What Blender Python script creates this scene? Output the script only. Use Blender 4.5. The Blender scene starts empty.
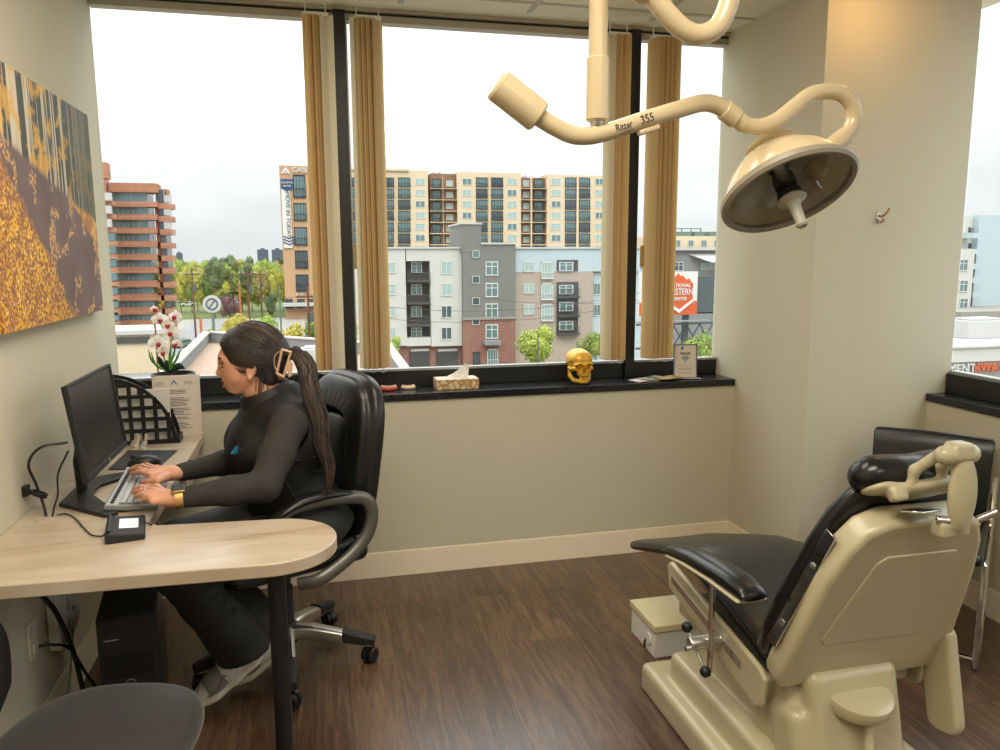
import bpy, bmesh, math, random
import numpy as np
from mathutils import Vector, Matrix, Euler
random.seed(7); np.random.seed(7)
PI = math.pi
SC = bpy.context.scene
COL = SC.collection
# ---------------------------------------------------------------- camera
FPX = 770.5
def _n(v): return v/np.linalg.norm(v)
_Y = _n(np.array([314.5-500, 257.5-375, FPX])); _X = _n(np.array([3784-500, 243-375, FPX]))
_X = _n(_X-_Y*np.dot(_X, _Y)); _D = np.cross(_Y, _X); _D = _D if _D[1] > 0 else -_D
RW = np.array([_X, _Y, -_D])
EYE = 1.5
def at(px, py, ax, val):
    """point of the room seen at image point px,py on the plane ax = val"""
    d = RW@np.array([px-500., py-375., FPX]); o = (0, 0, EYE); i = 'XYZ'.index(ax)
    t = (val-o[i])/d[i]
    return Vector((d[0]*t, d[1]*t, EYE+d[2]*t))
cam_d = bpy.data.cameras.new('camera'); cam = bpy.data.objects.new('camera', cam_d); COL.objects.link(cam)
_m = Matrix([[RW[i][0], -RW[i][1], -RW[i][2]] for i in range(3)]).to_4x4()
_m.translation = (0, 0, EYE); cam.matrix_world = _m
cam_d.sensor_width = 36; cam_d.sensor_fit = 'HORIZONTAL'; cam_d.lens = FPX/1000*36
cam_d.clip_start = .02; cam_d.clip_end = 3000
SC.camera = cam
# ---------------------------------------------------------------- light
SC.view_settings.view_transform = 'Standard'; SC.view_settings.look = 'None'
SC.view_settings.gamma = 1; SC.view_settings.use_curve_mapping = False
SC.view_settings.exposure = 0.42
SC.cycles.use_denoising = True
SC.cycles.max_bounces = 10; SC.cycles.transparent_max_bounces = 24
SC.cycles.sample_clamp_indirect = 6
SC.cycles.caustics_reflective = False; SC.cycles.caustics_refractive = False
W = bpy.data.worlds.new('World'); SC.world = W; W.use_nodes = True
def build_world():
    nt = W.node_tree; N = nt.nodes; L = nt.links; N.clear()
    out = N.new('ShaderNodeOutputWorld'); bg = N.new('ShaderNodeBackground')
    tc = N.new('ShaderNodeTexCoord'); sep = N.new('ShaderNodeSeparateXYZ')
    L.new(tc.outputs['Generated'], sep.inputs[0])
    ramp = N.new('ShaderNodeValToRGB'); e = ramp.color_ramp.elements
    e[0].position = 0.0; e[0].color = (.56, .575, .585, 1)
    e[1].position = .9; e[1].color = (3.0, 3.0, 3.05, 1)
    m1 = ramp.color_ramp.elements.new(.10); m1.color = (.68, .69, .695, 1); m2 = ramp.color_ramp.elements.new(.35); m2.color = (1.2, 1.19, 1.18, 1)
    L.new(sep.outputs[2], ramp.inputs[0])
    mp = N.new('ShaderNodeMapping'); mp.inputs['Scale'].default_value = (1.3, 1.3, 5)
    L.new(tc.outputs['Generated'], mp.inputs[0])
    nz = N.new('ShaderNodeTexNoise'); nz.inputs['Scale'].default_value = 1.7; nz.inputs['Detail'].default_value = 5
    L.new(mp.outputs[0], nz.inputs[0])
    r2 = N.new('ShaderNodeValToRGB'); r2.color_ramp.elements[0].position = .35; r2.color_ramp.elements[0].color = (.93, .932, .938, 1)
    r2.color_ramp.elements[1].position = .62; r2.color_ramp.elements[1].color = (1.1, 1.1, 1.1, 1)
    L.new(nz.outputs[0], r2.inputs[0])
    mx = N.new('ShaderNodeMix'); mx.data_type = 'RGBA'; mx.blend_type = 'MULTIPLY'; mx.inputs[0].default_value = 1
    L.new(ramp.outputs[0], mx.inputs[6]); L.new(r2.outputs[0], mx.inputs[7])
    L.new(mx.outputs[2], bg.inputs[0]); bg.inputs[1].default_value = 1.2
    L.new(bg.outputs[0], out.inputs[0])
build_world()
def lamp(name, kind, loc, rot, energy, color, **kw):
    d = bpy.data.lights.new(name, kind); d.energy = energy; d.color = color
    for k, v in kw.items(): setattr(d, k, v)
    o = bpy.data.objects.new(name, d); o.location = loc; o.rotation_euler = rot; COL.objects.link(o); return o
lamp('overcast_sun', 'SUN', (0, -20, 40), (math.radians(48), 0, math.radians(8)), .7, (1, .97, .93), angle=math.radians(25))
# recessed ceiling lights of the room (behind and right of the camera, out of frame), then an added fill light
for i, (x, y, e) in enumerate([(.15, .75, 27), (.8, -.9, 16)]):
    if e: lamp('ceiling_and_fill_light', 'AREA', (x, y, 2.58), (0, 0, 0), e, (1, .90, .76), shape='RECTANGLE', size=1.15, size_y=.55)
lamp('ceiling_and_fill_light', 'AREA', (.25, 2.15, 2.58), (0, 0, 0), 14, (1, .90, .76), shape='RECTANGLE', size=1.15, size_y=.55)  # added fill with no known fixture, brightens the left wall
lamp('downlight_light', 'POINT', (2.20, 2.64, 2.50), (0, 0, 0), 1.9, (1, .55, .20), shadow_soft_size=.06)
for y in (2.95,): pass
# ---------------------------------------------------------------- helpers
def tag(o, label=None, cat=None, group=None, kind=None):
    if label: o['label'] = label
    if cat: o['category'] = cat
    if group: o['group'] = group
    if kind: o['kind'] = kind
    return o
def empty(name, loc=(0, 0, 0), rz=0, label=None, cat=None, group=None, kind=None, parent=None):
    o = bpy.data.objects.new(name, None); COL.objects.link(o); o.location = loc; o.rotation_euler = (0, 0, rz)
    o.empty_display_size = .1
    if parent: o.parent = parent
    return tag(o, label, cat, group, kind)
def copy_tree(o, parent=None):
    c = o.copy(); COL.objects.link(c); c.parent = parent
    for ch in list(o.children): copy_tree(ch, c)
    return c
def finish(me, smooth=35):
    if smooth:
        me.polygons.foreach_set('use_smooth', [True]*len(me.polygons))
        if smooth < 180: me.set_sharp_from_angle(angle=math.radians(smooth))
    me.update(); return me
class MB:
    """collects shapes and links them as one mesh object"""
    def __init__(s): s.v = []; s.f = []; s.m = []; s.mi = 0
    def add(s, vs, fs, M=None):
        b = len(s.v)
        s.v += [tuple(M@Vector(p)) if M is not None else tuple(p) for p in vs]
        s.f += [tuple(b+i for i in f) for f in fs]; s.m += [s.mi]*len(fs); return s
    def mat(s, i): s.mi = i; return s
    def box(s, c, d, rot=None, M=None):
        x, y, z = [a/2 for a in d]
        vs = [Vector((sx*x, sy*y, sz*z)) for sz in (-1, 1) for sy in (-1, 1) for sx in (-1, 1)]
        R = Matrix.Identity(3) if rot is None else (Euler(rot).to_matrix() if not isinstance(rot, Matrix) else rot)
        vs = [R@v+Vector(c) for v in vs]
        return s.add(vs, [(0, 2, 3, 1), (4, 5, 7, 6), (0, 1, 5, 4), (2, 6, 7, 3), (0, 4, 6, 2), (1, 3, 7, 5)], M)
    def b2(s, a, b):
        return s.box([(p+q)/2 for p, q in zip(a, b)], [abs(q-p) for p, q in zip(a, b)])
    def tube(s, pts, r, n=12, cap=True, M=None, sub=0, flat=1):
        pts = [Vector(p) for p in pts]
        rs = list(r) if isinstance(r, (list, tuple)) else [r]*len(pts)
        if sub: pts, rs = catmull(pts, rs, sub)
        L = len(pts); vs = []; fs = []
        T = [(pts[min(i+1, L-1)]-pts[max(i-1, 0)]).normalized() for i in range(L)]
        up = Vector((0, 0, 1)) if abs(T[0].z) < .9 else Vector((1, 0, 0))
        a = T[0].cross(up).normalized()
        for i in range(L):
            a = (a-T[i]*a.dot(T[i])).normalized(); b = T[i].cross(a)
            for k in range(n):
                an = 2*PI*k/n; vs.append(pts[i]+(a*math.cos(an)+b*math.sin(an)*flat)*rs[i])
        for i in range(L-1):
            for k in range(n):
                k2 = (k+1) % n; fs.append((i*n+k, i*n+k2, (i+1)*n+k2, (i+1)*n+k))
        if cap: fs.append(tuple(range(n-1, -1, -1))); fs.append(tuple((L-1)*n+k for k in range(n)))
        return s.add(vs, fs, M)
    def lathe(s, prof, o=(0, 0, 0), axis=(0, 0, 1), n=32, M=None, closed=False):
        q = Vector((0, 0, 1)).rotation_difference(Vector(axis).normalized()).to_matrix()
        vs = []; fs = []; o = Vector(o)
        for (r, z) in prof:
            for k in range(n):
                a = 2*PI*k/n; vs.append(q@Vector((max(r, 1e-5)*math.cos(a), max(r, 1e-5)*math.sin(a), z))+o)
        P = len(prof)
        for i in range(P-1 if not closed else P):
            j = (i+1) % P
            for k in range(n):
                k2 = (k+1) % n; fs.append((i*n+k, i*n+k2, j*n+k2, j*n+k))
        if not closed:
            if prof[0][0] > 1e-4: fs.append(tuple(range(n-1, -1, -1)))
            if prof[-1][0] > 1e-4: fs.append(tuple((P-1)*n+k for k in range(n)))
        return s.add(vs, fs, M)
    def prism(s, out, a, b, plane='XY', M=None):
        """outline (list of 2D points) extruded from a to b along the axis normal to plane"""
        n = len(out); mk = {'XY': lambda p, h: (p[0], p[1], h), 'XZ': lambda p, h: (p[0], h, p[1]), 'YZ': lambda p, h: (h, p[0], p[1])}[plane]
        vs = [mk(p, a) for p in out]+[mk(p, b) for p in out]
        fs = [tuple(range(n)), tuple(range(2*n-1, n-1, -1))]+[(i, n+i, n+(i+1) % n, (i+1) % n) for i in range(n)]
        return s.add(vs, fs, M)
    def sphere(s, c, r, n=16, rot=None, M=None):
        r = (r, r, r) if not isinstance(r, (tuple, list)) else r
        vs = []; fs = []; h = n//2
        R = Matrix.Identity(3) if rot is None else Euler(rot).to_matrix()
        for i in range(h+1):
            t = PI*i/h
            for k in range(n):
                a = 2*PI*k/n; vs.append(R@Vector((r[0]*math.sin(t)*math.cos(a), r[1]*math.sin(t)*math.sin(a), r[2]*math.cos(t)))+Vector(c))
        for i in range(h):
            for k in range(n):
                k2 = (k+1) % n; fs.append((i*n+k, (i+1)*n+k, (i+1)*n+k2, i*n+k2))
        return s.add(vs, fs, M)
    def loft(s, rings, cap=True, M=None, closed=True):
        n = len(rings[0]); vs = [p for r in rings for p in r]; fs = []
        for i in range(len(rings)-1):
            for k in range(n if closed else n-1):
                k2 = (k+1) % n; fs.append((i*n+k, i*n+k2, (i+1)*n+k2, (i+1)*n+k))
        if cap and closed: fs.append(tuple(range(n-1, -1, -1))); fs.append(tuple((len(rings)-1)*n+k for k in range(n)))
        return s.add(vs, fs, M)
    def build(s, name, mats, parent=None, bevel=0, seg=2, smooth=35, sub=0, label=None, cat=None, group=None, kind=None, loc=None, fixn=True, solid=0, w=0):
        me = bpy.data.meshes.new(name); me.from_pydata(s.v, [], s.f)
        mats = mats if isinstance(mats, (list, tuple)) else [mats]
        for m in mats: me.materials.append(m)
        me.polygons.foreach_set('material_index', s.m)
        if fixn:
            bm = bmesh.new(); bm.from_mesh(me); bmesh.ops.remove_doubles(bm, verts=bm.verts, dist=1e-6) if len(bm.verts) < 60000 else None
            bmesh.ops.recalc_face_normals(bm, faces=bm.faces); bm.to_mesh(me); bm.free()
        finish(me, smooth)
        o = bpy.data.objects.new(name, me); COL.objects.link(o)
        if loc: o.location = loc
        if parent:
            o.parent = parent
            if w: o.matrix_parent_inverse = parent_inv(parent)
        if solid:
            q = o.modifiers.new('solid', 'SOLIDIFY'); q.thickness = solid; q.offset = 0
        if bevel:
            b = o.modifiers.new('bevel', 'BEVEL'); b.width = bevel; b.segments = seg; b.limit_method = 'ANGLE'; b.angle_limit = math.radians(35)
            b.harden_normals = False
        if sub:
            q = o.modifiers.new('sub', 'SUBSURF'); q.levels = sub; q.render_levels = sub
        return tag(o, label, cat, group, kind)
def catmull(pts, rs, sub):
    P = [pts[0]*2-pts[1]]+pts+[pts[-1]*2-pts[-2]]; Rr = [rs[0]]+rs+[rs[-1]]; o = []; q = []
    for i in range(1, len(P)-2):
        for k in range(sub):
            t = k/sub; a, b, c, d = P[i-1], P[i], P[i+1], P[i+2]
            o.append(.5*((2*b)+(c-a)*t+(2*a-5*b+4*c-d)*t*t+(3*b-a-3*c+d)*t**3)); q.append(Rr[i]*(1-t)+Rr[i+1]*t)
    o.append(P[-2]); q.append(Rr[-2]); return o, q
def text(name, body, size, M, mat, parent=None, ext=.0006, align='CENTER', font_bold=0, sx=1):
    c = bpy.data.curves.new(name, 'FONT'); c.body = body; c.size = size; c.extrude = ext; c.align_x = align; c.align_y = 'CENTER'
    c.offset = font_bold; c.materials.append(mat); c.resolution_u = 3
    t = bpy.data.objects.new(name, c); COL.objects.link(t); me = bpy.data.meshes.new_from_object(t); bpy.data.objects.remove(t)
    me.materials.clear(); me.materials.append(mat)
    o = bpy.data.objects.new(name, me); COL.objects.link(o); o.matrix_world = M@Matrix.Diagonal((sx, 1, 1, 1))
    if parent: o.parent = parent; o.matrix_parent_inverse = parent_inv(parent)
    return o
def parent_inv(p):
    M = Matrix.Identity(4); q = p
    while q: M = (q.matrix_parent_inverse@q.matrix_basis if q.parent else q.matrix_basis)@M; q = q.parent
    return M.inverted()
def frame(o, x, y):
    x = Vector(x).normalized(); y = Vector(y); y = (y-x*y.dot(x)).normalized(); z = x.cross(y)
    M = Matrix((x, y, z)).transposed().to_4x4(); M.translation = Vector(o); return M
# ---------------------------------------------------------------- implicit surfaces
class Sdf:
    def __init__(s, lo, hi, res):
        s.lo = np.array(lo, float); s.res = res; s.n = [int(math.ceil((h-l)/res))+1 for l, h in zip(lo, hi)]
        s.ax = [s.lo[i]+res*np.arange(s.n[i]) for i in range(3)]
        s.D = np.full(s.n, .05, np.float32)
    def _sub(s, c, R):
        sl = []
        for i in range(3):
            a = int((c[i]-R-s.lo[i])/s.res); b = int((c[i]+R-s.lo[i])/s.res)+2
            sl.append(slice(max(0, a), max(0, min(s.n[i], b))))
        return tuple(sl)
    def _apply(s, c, R, fn, k, op):
        sl = s._sub(c, R+k+.02)
        if any(q.stop <= q.start for q in sl): return s
        X = s.ax[0][sl[0]][:, None, None]; Y = s.ax[1][sl[1]][None, :, None]; Z = s.ax[2][sl[2]][None, None, :]
        d = fn(X-c[0], Y-c[1], Z-c[2]).astype(np.float32); A = s.D[sl]
        if op == 'u':
            h = np.clip(.5+.5*(A-d)/k, 0, 1); s.D[sl] = A*(1-h)+d*h-k*h*(1-h)
        elif op == 's':
            h = np.clip(.5-.5*(A+d)/k, 0, 1); s.D[sl] = A*(1-h)-d*h+k*h*(1-h)
        return s
    def ell(s, c, r, rot=None, k=.008, op='u'):
        r = (r, r, r) if not isinstance(r, (tuple, list)) else r
        R = None if rot is None else np.array((Euler(rot).to_matrix() if not isinstance(rot, Matrix) else rot).transposed())
        m = min(r)
        def fn(x, y, z):
            if R is not None: x, y, z = (R[i][0]*x+R[i][1]*y+R[i][2]*z for i in range(3))
            q = np.sqrt((x/r[0])**2+(y/r[1])**2+(z/r[2])**2)
            g = np.sqrt((x/r[0]**2)**2+(y/r[1]**2)**2+(z/r[2]**2)**2)
            return q*(q-1)/np.maximum(g, 1e-6)
        return s._apply(c, max(r), fn, k, op)
    def cone(s, a, b, ra, rb, k=.008, op='u', sq=None):
        """round cone a-b; sq = (axis vector, factor): squash across that axis"""
        a = np.array(a, float); b = np.array(b, float); c = (a+b)/2; ba = b-a; L2 = max(float(ba@ba), 1e-12)
        w = None
        if sq is not None: w = np.array(sq[0], float); w = w/np.linalg.norm(w); f = sq[1]
        def fn(x, y, z):
            x = x+c[0]-a[0]; y = y+c[1]-a[1]; z = z+c[2]-a[2]
            t = np.clip((x*ba[0]+y*ba[1]+z*ba[2])/L2, 0, 1)
            dx = x-t*ba[0]; dy = y-t*ba[1]; dz = z-t*ba[2]
            if w is None: return np.sqrt(dx*dx+dy*dy+dz*dz)-(ra+(rb-ra)*t)
            e = dx*w[0]+dy*w[1]+dz*w[2]
            q = np.sqrt(np.maximum(dx*dx+dy*dy+dz*dz-e*e, 0)+(e/f)**2)-(ra+(rb-ra)*t)
            return q*min(f, 1)
        return s._apply(c, math.sqrt(L2)/2+max(ra, rb)*max(1, sq[1] if sq else 1), fn, k, op)
    def chain(s, pts, rs, k=.008, op='u', sq=None):
        for i in range(len(pts)-1): s.cone(pts[i], pts[i+1], rs[i], rs[i+1], k, op, sq)
        return s
    def box(s, c, h, r=.01, rot=None, k=.006, op='u'):
        R = None if rot is None else np.array((Euler(rot).to_matrix() if not isinstance(rot, Matrix) else rot).transposed())
        def fn(x, y, z):
            if R is not None: x, y, z = (R[i][0]*x+R[i][1]*y+R[i][2]*z for i in range(3))
            qx = np.abs(x)-h[0]+r; qy = np.abs(y)-h[1]+r; qz = np.abs(z)-h[2]+r
            qx, qy, qz = np.broadcast_arrays(qx, qy, qz)
            return np.sqrt(np.maximum(qx, 0)**2+np.maximum(qy, 0)**2+np.maximum(qz, 0)**2)+np.minimum(np.maximum(qx, np.maximum(qy, qz)), 0)-r
        return s._apply(c, math.sqrt(sum(a*a for a in h)), fn, k, op)
    def sup(s, c, r, rot=None, n=4, k=.006, op='u'):
        R = None if rot is None else np.array(rot.transposed())
        def fn(x, y, z):
            if R is not None: x, y, z = (R[i][0]*x+R[i][1]*y+R[i][2]*z for i in range(3))
            return ((np.abs(x/r[0])**n+np.abs(y/r[1])**n+np.abs(z/r[2])**n)**(1/n)-1)*min(r)
        return s._apply(c, math.sqrt(sum(a*a for a in r)), fn, k, op)
    def mesh(s):
        D = s.D; D[0], D[-1], D[:, 0], D[:, -1], D[:, :, 0], D[:, :, -1] = .05, .05, .05, .05, .05, .05
        S = D < 0
        cnt = np.zeros([n-1 for n in s.n], np.int8); o = [(i, j, k) for i in (0, 1) for j in (0, 1) for k in (0, 1)]
        def cs(A, q): return A[q[0]:A.shape[0]-1+q[0], q[1]:A.shape[1]-1+q[1], q[2]:A.shape[2]-1+q[2]]
        for q in o: cnt += cs(S, q)
        I = np.argwhere((cnt > 0) & (cnt < 8)); idx = np.full(cnt.shape, -1, np.int32); idx[tuple(I.T)] = np.arange(len(I))
        acc = np.zeros((len(I), 3)); num = np.zeros(len(I))
        val = {q: D[I[:, 0]+q[0], I[:, 1]+q[1], I[:, 2]+q[2]].astype(float) for q in o}
        for q in o:
            for ax in range(3):
                if q[ax]: continue
                p = list(q); p[ax] = 1; p = tuple(p); a = val[q]; b = val[p]; m = (a < 0) != (b < 0)
                t = np.where(m, a/np.where(m, a-b, 1), 0); pt = np.tile(np.array(q, float), (len(I), 1)); pt[:, ax] += t
                acc[m] += pt[m]; num[m] += 1
        V = s.lo+(I+acc/num[:, None])*s.res
        F = []
        for ax in range(3):
            u, v = [(1, 2), (2, 0), (0, 1)][ax]
            A = S.take(range(0, S.shape[ax]-1), ax); B = S.take(range(1, S.shape[ax]), ax)
            for sign in (0, 1):
                E = np.argwhere((A & ~B) if sign == 0 else (~A & B))
                if not len(E): continue
                def c(du, dv):
                    q = E.copy(); q[:, u] -= du; q[:, v] -= dv; return idx[tuple(q.T)]
                quad = np.stack([c(0, 0), c(1, 0), c(1, 1), c(0, 1)], 1)
                F.append(quad if sign == 0 else quad[:, ::-1])
        F = np.concatenate(F); return V, F[(F >= 0).all(1)]
    def build(s, name, mats, parent=None, pick=None, label=None, relax=1, cat=None, group=None, kind=None, inv=None):
        V, F = s.mesh()
        for _ in range(relax):
            A = np.zeros_like(V); n = np.zeros(len(V))
            for a, b in ((0, 1), (1, 2), (2, 3), (3, 0)):
                np.add.at(A, F[:, a], V[F[:, b]]); np.add.at(n, F[:, a], 1); np.add.at(A, F[:, b], V[F[:, a]]); np.add.at(n, F[:, b], 1)
            V = V*.5+.5*A/np.maximum(n, 1)[:, None]
        me = bpy.data.meshes.new(name); me.vertices.add(len(V)); me.vertices.foreach_set('co', V.astype(np.float32).ravel())
        me.loops.add(F.size); me.loops.foreach_set('vertex_index', F.astype(np.int32).ravel())
        me.polygons.add(len(F)); me.polygons.foreach_set('loop_start', np.arange(0, F.size, 4, dtype=np.int32))
        me.update(calc_edges=True); me.validate()
        mats = mats if isinstance(mats, (list, tuple)) else [mats]
        for m in mats: me.materials.append(m)
        if pick is not None:
            C = V[F].mean(1); me.polygons.foreach_set('material_index', pick(C).astype(np.int32))
        me.polygons.foreach_set('use_smooth', [True]*len(F)); me.update()
        o = bpy.data.objects.new(name, me); COL.objects.link(o)
        if parent: o.parent = parent; o.matrix_parent_inverse = parent_inv(parent)
        return tag(o, label, cat, group, kind)
# ---------------------------------------------------------------- materials
def srgb(r, g, b):
    f = lambda c: (c/255/12.92) if c/255 <= .04045 else ((c/255+.055)/1.055)**2.4
    return (f(r), f(g), f(b), 1)
def mat(name, col, rough=.5, metal=0, spec=.5, noise=0, nscale=8, bump=0, bscale=60, coat=0, sheen=0, sss=0, emit=None, estr=1, stretch=None, bdist=.002):
    m = bpy.data.materials.new(name); m.use_nodes = True; nt = m.node_tree; N = nt.nodes; L = nt.links
    b = N['Principled BSDF']; b.inputs['Base Color'].default_value = col; b.inputs['Roughness'].default_value = rough
    b.inputs['Metallic'].default_value = metal; b.inputs['Specular IOR Level'].default_value = spec
    b.inputs['Coat Weight'].default_value = coat; b.inputs['Coat Roughness'].default_value = .08 if name != 'wood_plank' else .24
    b.inputs['Sheen Weight'].default_value = sheen
    if sss:
        b.inputs['Subsurface Weight'].default_value = sss; b.inputs['Subsurface Radius'].default_value = (.02, .008, .004); b.inputs['Subsurface Scale'].default_value = .5
    if emit: b.inputs['Emission Color'].default_value = emit; b.inputs['Emission Strength'].default_value = estr
    if noise or bump:
        tc = N.new('ShaderNodeTexCoord'); mp = N.new('ShaderNodeMapping'); L.new(tc.outputs['Object'], mp.inputs[0])
        if stretch: mp.inputs['Scale'].default_value = stretch
    if noise:
        nz = N.new('ShaderNodeTexNoise'); nz.inputs['Scale'].default_value = nscale; nz.inputs['Detail'].default_value = 5; L.new(mp.outputs[0], nz.inputs[0])
        mr = N.new('ShaderNodeMapRange'); mr.inputs[1].default_value = .25; mr.inputs[2].default_value = .75
        mr.inputs[3].default_value = 1-noise; mr.inputs[4].default_value = 1+noise; L.new(nz.outputs[0], mr.inputs[0])
        mx = N.new('ShaderNodeMix'); mx.data_type = 'RGBA'; mx.blend_type = 'MULTIPLY'; mx.inputs[0].default_value = 1
        mx.inputs[6].default_value = col; L.new(mr.outputs[0], mx.inputs[7]); L.new(mx.outputs[2], b.inputs['Base Color'])
    if bump:
        n2 = N.new('ShaderNodeTexNoise'); n2.inputs['Scale'].default_value = bscale; n2.inputs['Detail'].default_value = 4; L.new(mp.outputs[0], n2.inputs[0])
        bp = N.new('ShaderNodeBump'); bp.inputs['Strength'].default_value = bump; bp.inputs['Distance'].default_value = bdist
        L.new(n2.outputs[0], bp.inputs['Height']); L.new(bp.outputs[0], b.inputs['Normal'])
    return m
def glass_mat(name, tint=(.93, .97, .96, 1), refl=.035, body=0):
    """thin window glass: lets light through, mirrors a little (more at grazing angles)"""
    m = bpy.data.materials.new(name); m.use_nodes = True; nt = m.node_tree; N = nt.nodes; L = nt.links; N.clear()
    out = N.new('ShaderNodeOutputMaterial'); tr = N.new('ShaderNodeBsdfTransparent'); gl = N.new('ShaderNodeBsdfGlossy'); mx = N.new('ShaderNodeMixShader')
    tr.inputs[0].default_value = tint; gl.inputs['Roughness'].default_value = .0
    g = N.new('ShaderNodeNewGeometry'); dp = N.new('ShaderNodeVectorMath'); dp.operation = 'DOT_PRODUCT'; L.new(g.outputs['Normal'], dp.inputs[0]); L.new(g.outputs['Incoming'], dp.inputs[1])
    def mt(op, a, b=0):
        q = N.new('ShaderNodeMath'); q.operation = op
        for i, v in enumerate((a, b)):
            if isinstance(v, (int, float)): q.inputs[i].default_value = v
            else: L.new(v, q.inputs[i])
        return q
    mu = mt('ADD', mt('MULTIPLY', mt('POWER', mt('SUBTRACT', 1.0, mt('ABSOLUTE', dp.outputs['Value']).outputs[0]).outputs[0], 5).outputs[0], .9).outputs[0], refl)
    L.new(mu.outputs[0], mx.inputs[0]); L.new(tr.outputs[0], mx.inputs[1]); L.new(gl.outputs[0], mx.inputs[2]); L.new(mx.outputs[0], out.inputs[0])
    return m
def translucent(m, col, f):
    nt = m.node_tree; N = nt.nodes; L = nt.links; out = [n for n in N if n.type == 'OUTPUT_MATERIAL'][0]; b = N['Principled BSDF']
    t = N.new('ShaderNodeBsdfTranslucent'); t.inputs[0].default_value = col; mx = N.new('ShaderNodeMixShader'); mx.inputs[0].default_value = f
    L.new(b.outputs[0], mx.inputs[1]); L.new(t.outputs[0], mx.inputs[2]); L.new(mx.outputs[0], out.inputs[0]); return m
def nodes(m): return m.node_tree.nodes, m.node_tree.links, m.node_tree.nodes['Principled BSDF']
def floor_mat():
    m = mat('wood_plank', srgb(86, 66, 52), .30, spec=.6, coat=.35); N, L, b = nodes(m)
    tc = N.new('ShaderNodeTexCoord'); mp = N.new('ShaderNodeMapping'); mp.inputs['Rotation'].default_value = (0, 0, PI/2); mp.inputs['Location'].default_value = (0.3, .115, 0)
    L.new(tc.outputs['Object'], mp.inputs[0])
    br = N.new('ShaderNodeTexBrick'); br.inputs['Scale'].default_value = 1; br.inputs['Brick Width'].default_value = 1.22; br.inputs['Row Height'].default_value = .178
    br.inputs['Mortar Size'].default_value = .0012; br.offset = .37; br.inputs['Bias'].default_value = 0
    br.inputs['Color1'].default_value = (0, 0, 0, 1); br.inputs['Color2'].default_value = (1, 1, 1, 1); br.inputs['Mortar'].default_value = (.5, .5, .5, 1)
    L.new(mp.outputs[0], br.inputs[0])
    # grain: long noise along the plank, shifted per plank
    sep = N.new('ShaderNodeSeparateXYZ'); L.new(mp.outputs[0], sep.inputs[0])
    mu = N.new('ShaderNodeMath'); mu.operation = 'MULTIPLY_ADD'; mu.inputs[1].default_value = 7; L.new(br.outputs['Color'], mu.inputs[0]); L.new(sep.outputs[2], mu.inputs[2])
    cb = N.new('ShaderNodeCombineXYZ'); L.new(sep.outputs[0], cb.inputs[0]); L.new(sep.outputs[1], cb.inputs[1]); L.new(mu.outputs[0], cb.inputs[2])
    m2 = N.new('ShaderNodeMapping'); m2.inputs['Scale'].default_value = (1.1, 11, 1); L.new(cb.outputs[0], m2.inputs[0])
    nz = N.new('ShaderNodeTexNoise'); nz.inputs['Scale'].default_value = 2.6; nz.inputs['Detail'].default_value = 8; nz.inputs['Distortion'].default_value = 1.6; nz.inputs['Roughness'].default_value = .62
    L.new(m2.outputs[0], nz.inputs[0])
    m3 = N.new('ShaderNodeMapping'); m3.inputs['Scale'].default_value = (3, 90, 1); L.new(cb.outputs[0], m3.inputs[0])
    n3 = N.new('ShaderNodeTexNoise'); n3.inputs['Scale'].default_value = 2; n3.inputs['Detail'].default_value = 3; L.new(m3.outputs[0], n3.inputs[0])
    rp = N.new('ShaderNodeValToRGB'); e = rp.color_ramp.elements
    e[0].position = .28; e[0].color = srgb(54, 38, 27); e[1].position = .76; e[1].color = srgb(118, 91, 65)
    q = e.new(.5); q.color = srgb(83, 61, 43)
    ad = N.new('ShaderNodeMath'); ad.operation = 'MULTIPLY_ADD'; ad.inputs[1].default_value = .12; L.new(n3.outputs[0], ad.inputs[0]); L.new(nz.outputs[0], ad.inputs[2])
    a2 = N.new('ShaderNodeMath'); a2.operation = 'MULTIPLY_ADD'; a2.inputs[1].default_value = .16; L.new(br.outputs['Color'], a2.inputs[0]); L.new(ad.outputs[0], a2.inputs[2])
    a3 = N.new('ShaderNodeMath'); a3.operation = 'SUBTRACT'; a3.inputs[1].default_value = .12; L.new(a2.outputs[0], a3.inputs[0]); L.new(a3.outputs[0], rp.inputs[0])
    mx = N.new('ShaderNodeMix'); mx.data_type = 'RGBA'; mx.inputs[7].default_value = srgb(40, 28, 22); L.new(br.outputs['Fac'], mx.inputs[0]); L.new(rp.outputs[0], mx.inputs[6])
    L.new(mx.outputs[2], b.inputs['Base Color'])
    bp = N.new('ShaderNodeBump'); bp.inputs['Strength'].default_value = .35; bp.inputs['Distance'].default_value = .002; L.new(ad.outputs[0], bp.inputs['Height']); L.new(bp.outputs[0], b.inputs['Normal'])
    return m
def laminate_mat():
    m = mat('desk_laminate', srgb(222, 200, 172), .28, spec=.5); N, L, b = nodes(m)
    tc = N.new('ShaderNodeTexCoord'); mp = N.new('ShaderNodeMapping'); mp.inputs['Rotation'].default_value = (0, 0, math.radians(-38)); mp.inputs['Scale'].default_value = (1.2, 5, 1)
    L.new(tc.outputs['Object'], mp.inputs[0])
    nz = N.new('ShaderNodeTexNoise'); nz.inputs['Scale'].default_value = 2.4; nz.inputs['Detail'].default_value = 7; nz.inputs['Distortion'].default_value = .9; L.new(mp.outputs[0], nz.inputs[0])
    rp = N.new('ShaderNodeValToRGB'); e = rp.color_ramp.elements
    e[0].position = .24; e[0].color = srgb(154, 124, 90); e[1].position = .50; e[1].color = srgb(190, 174, 152)
    q = e.new(.37); q.color = srgb(182, 163, 138); q = e.new(.68); q.color = srgb(198, 184, 164)
    L.new(nz.outputs[0], rp.inputs[0]); L.new(rp.outputs[0], b.inputs['Base Color']); return m
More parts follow.
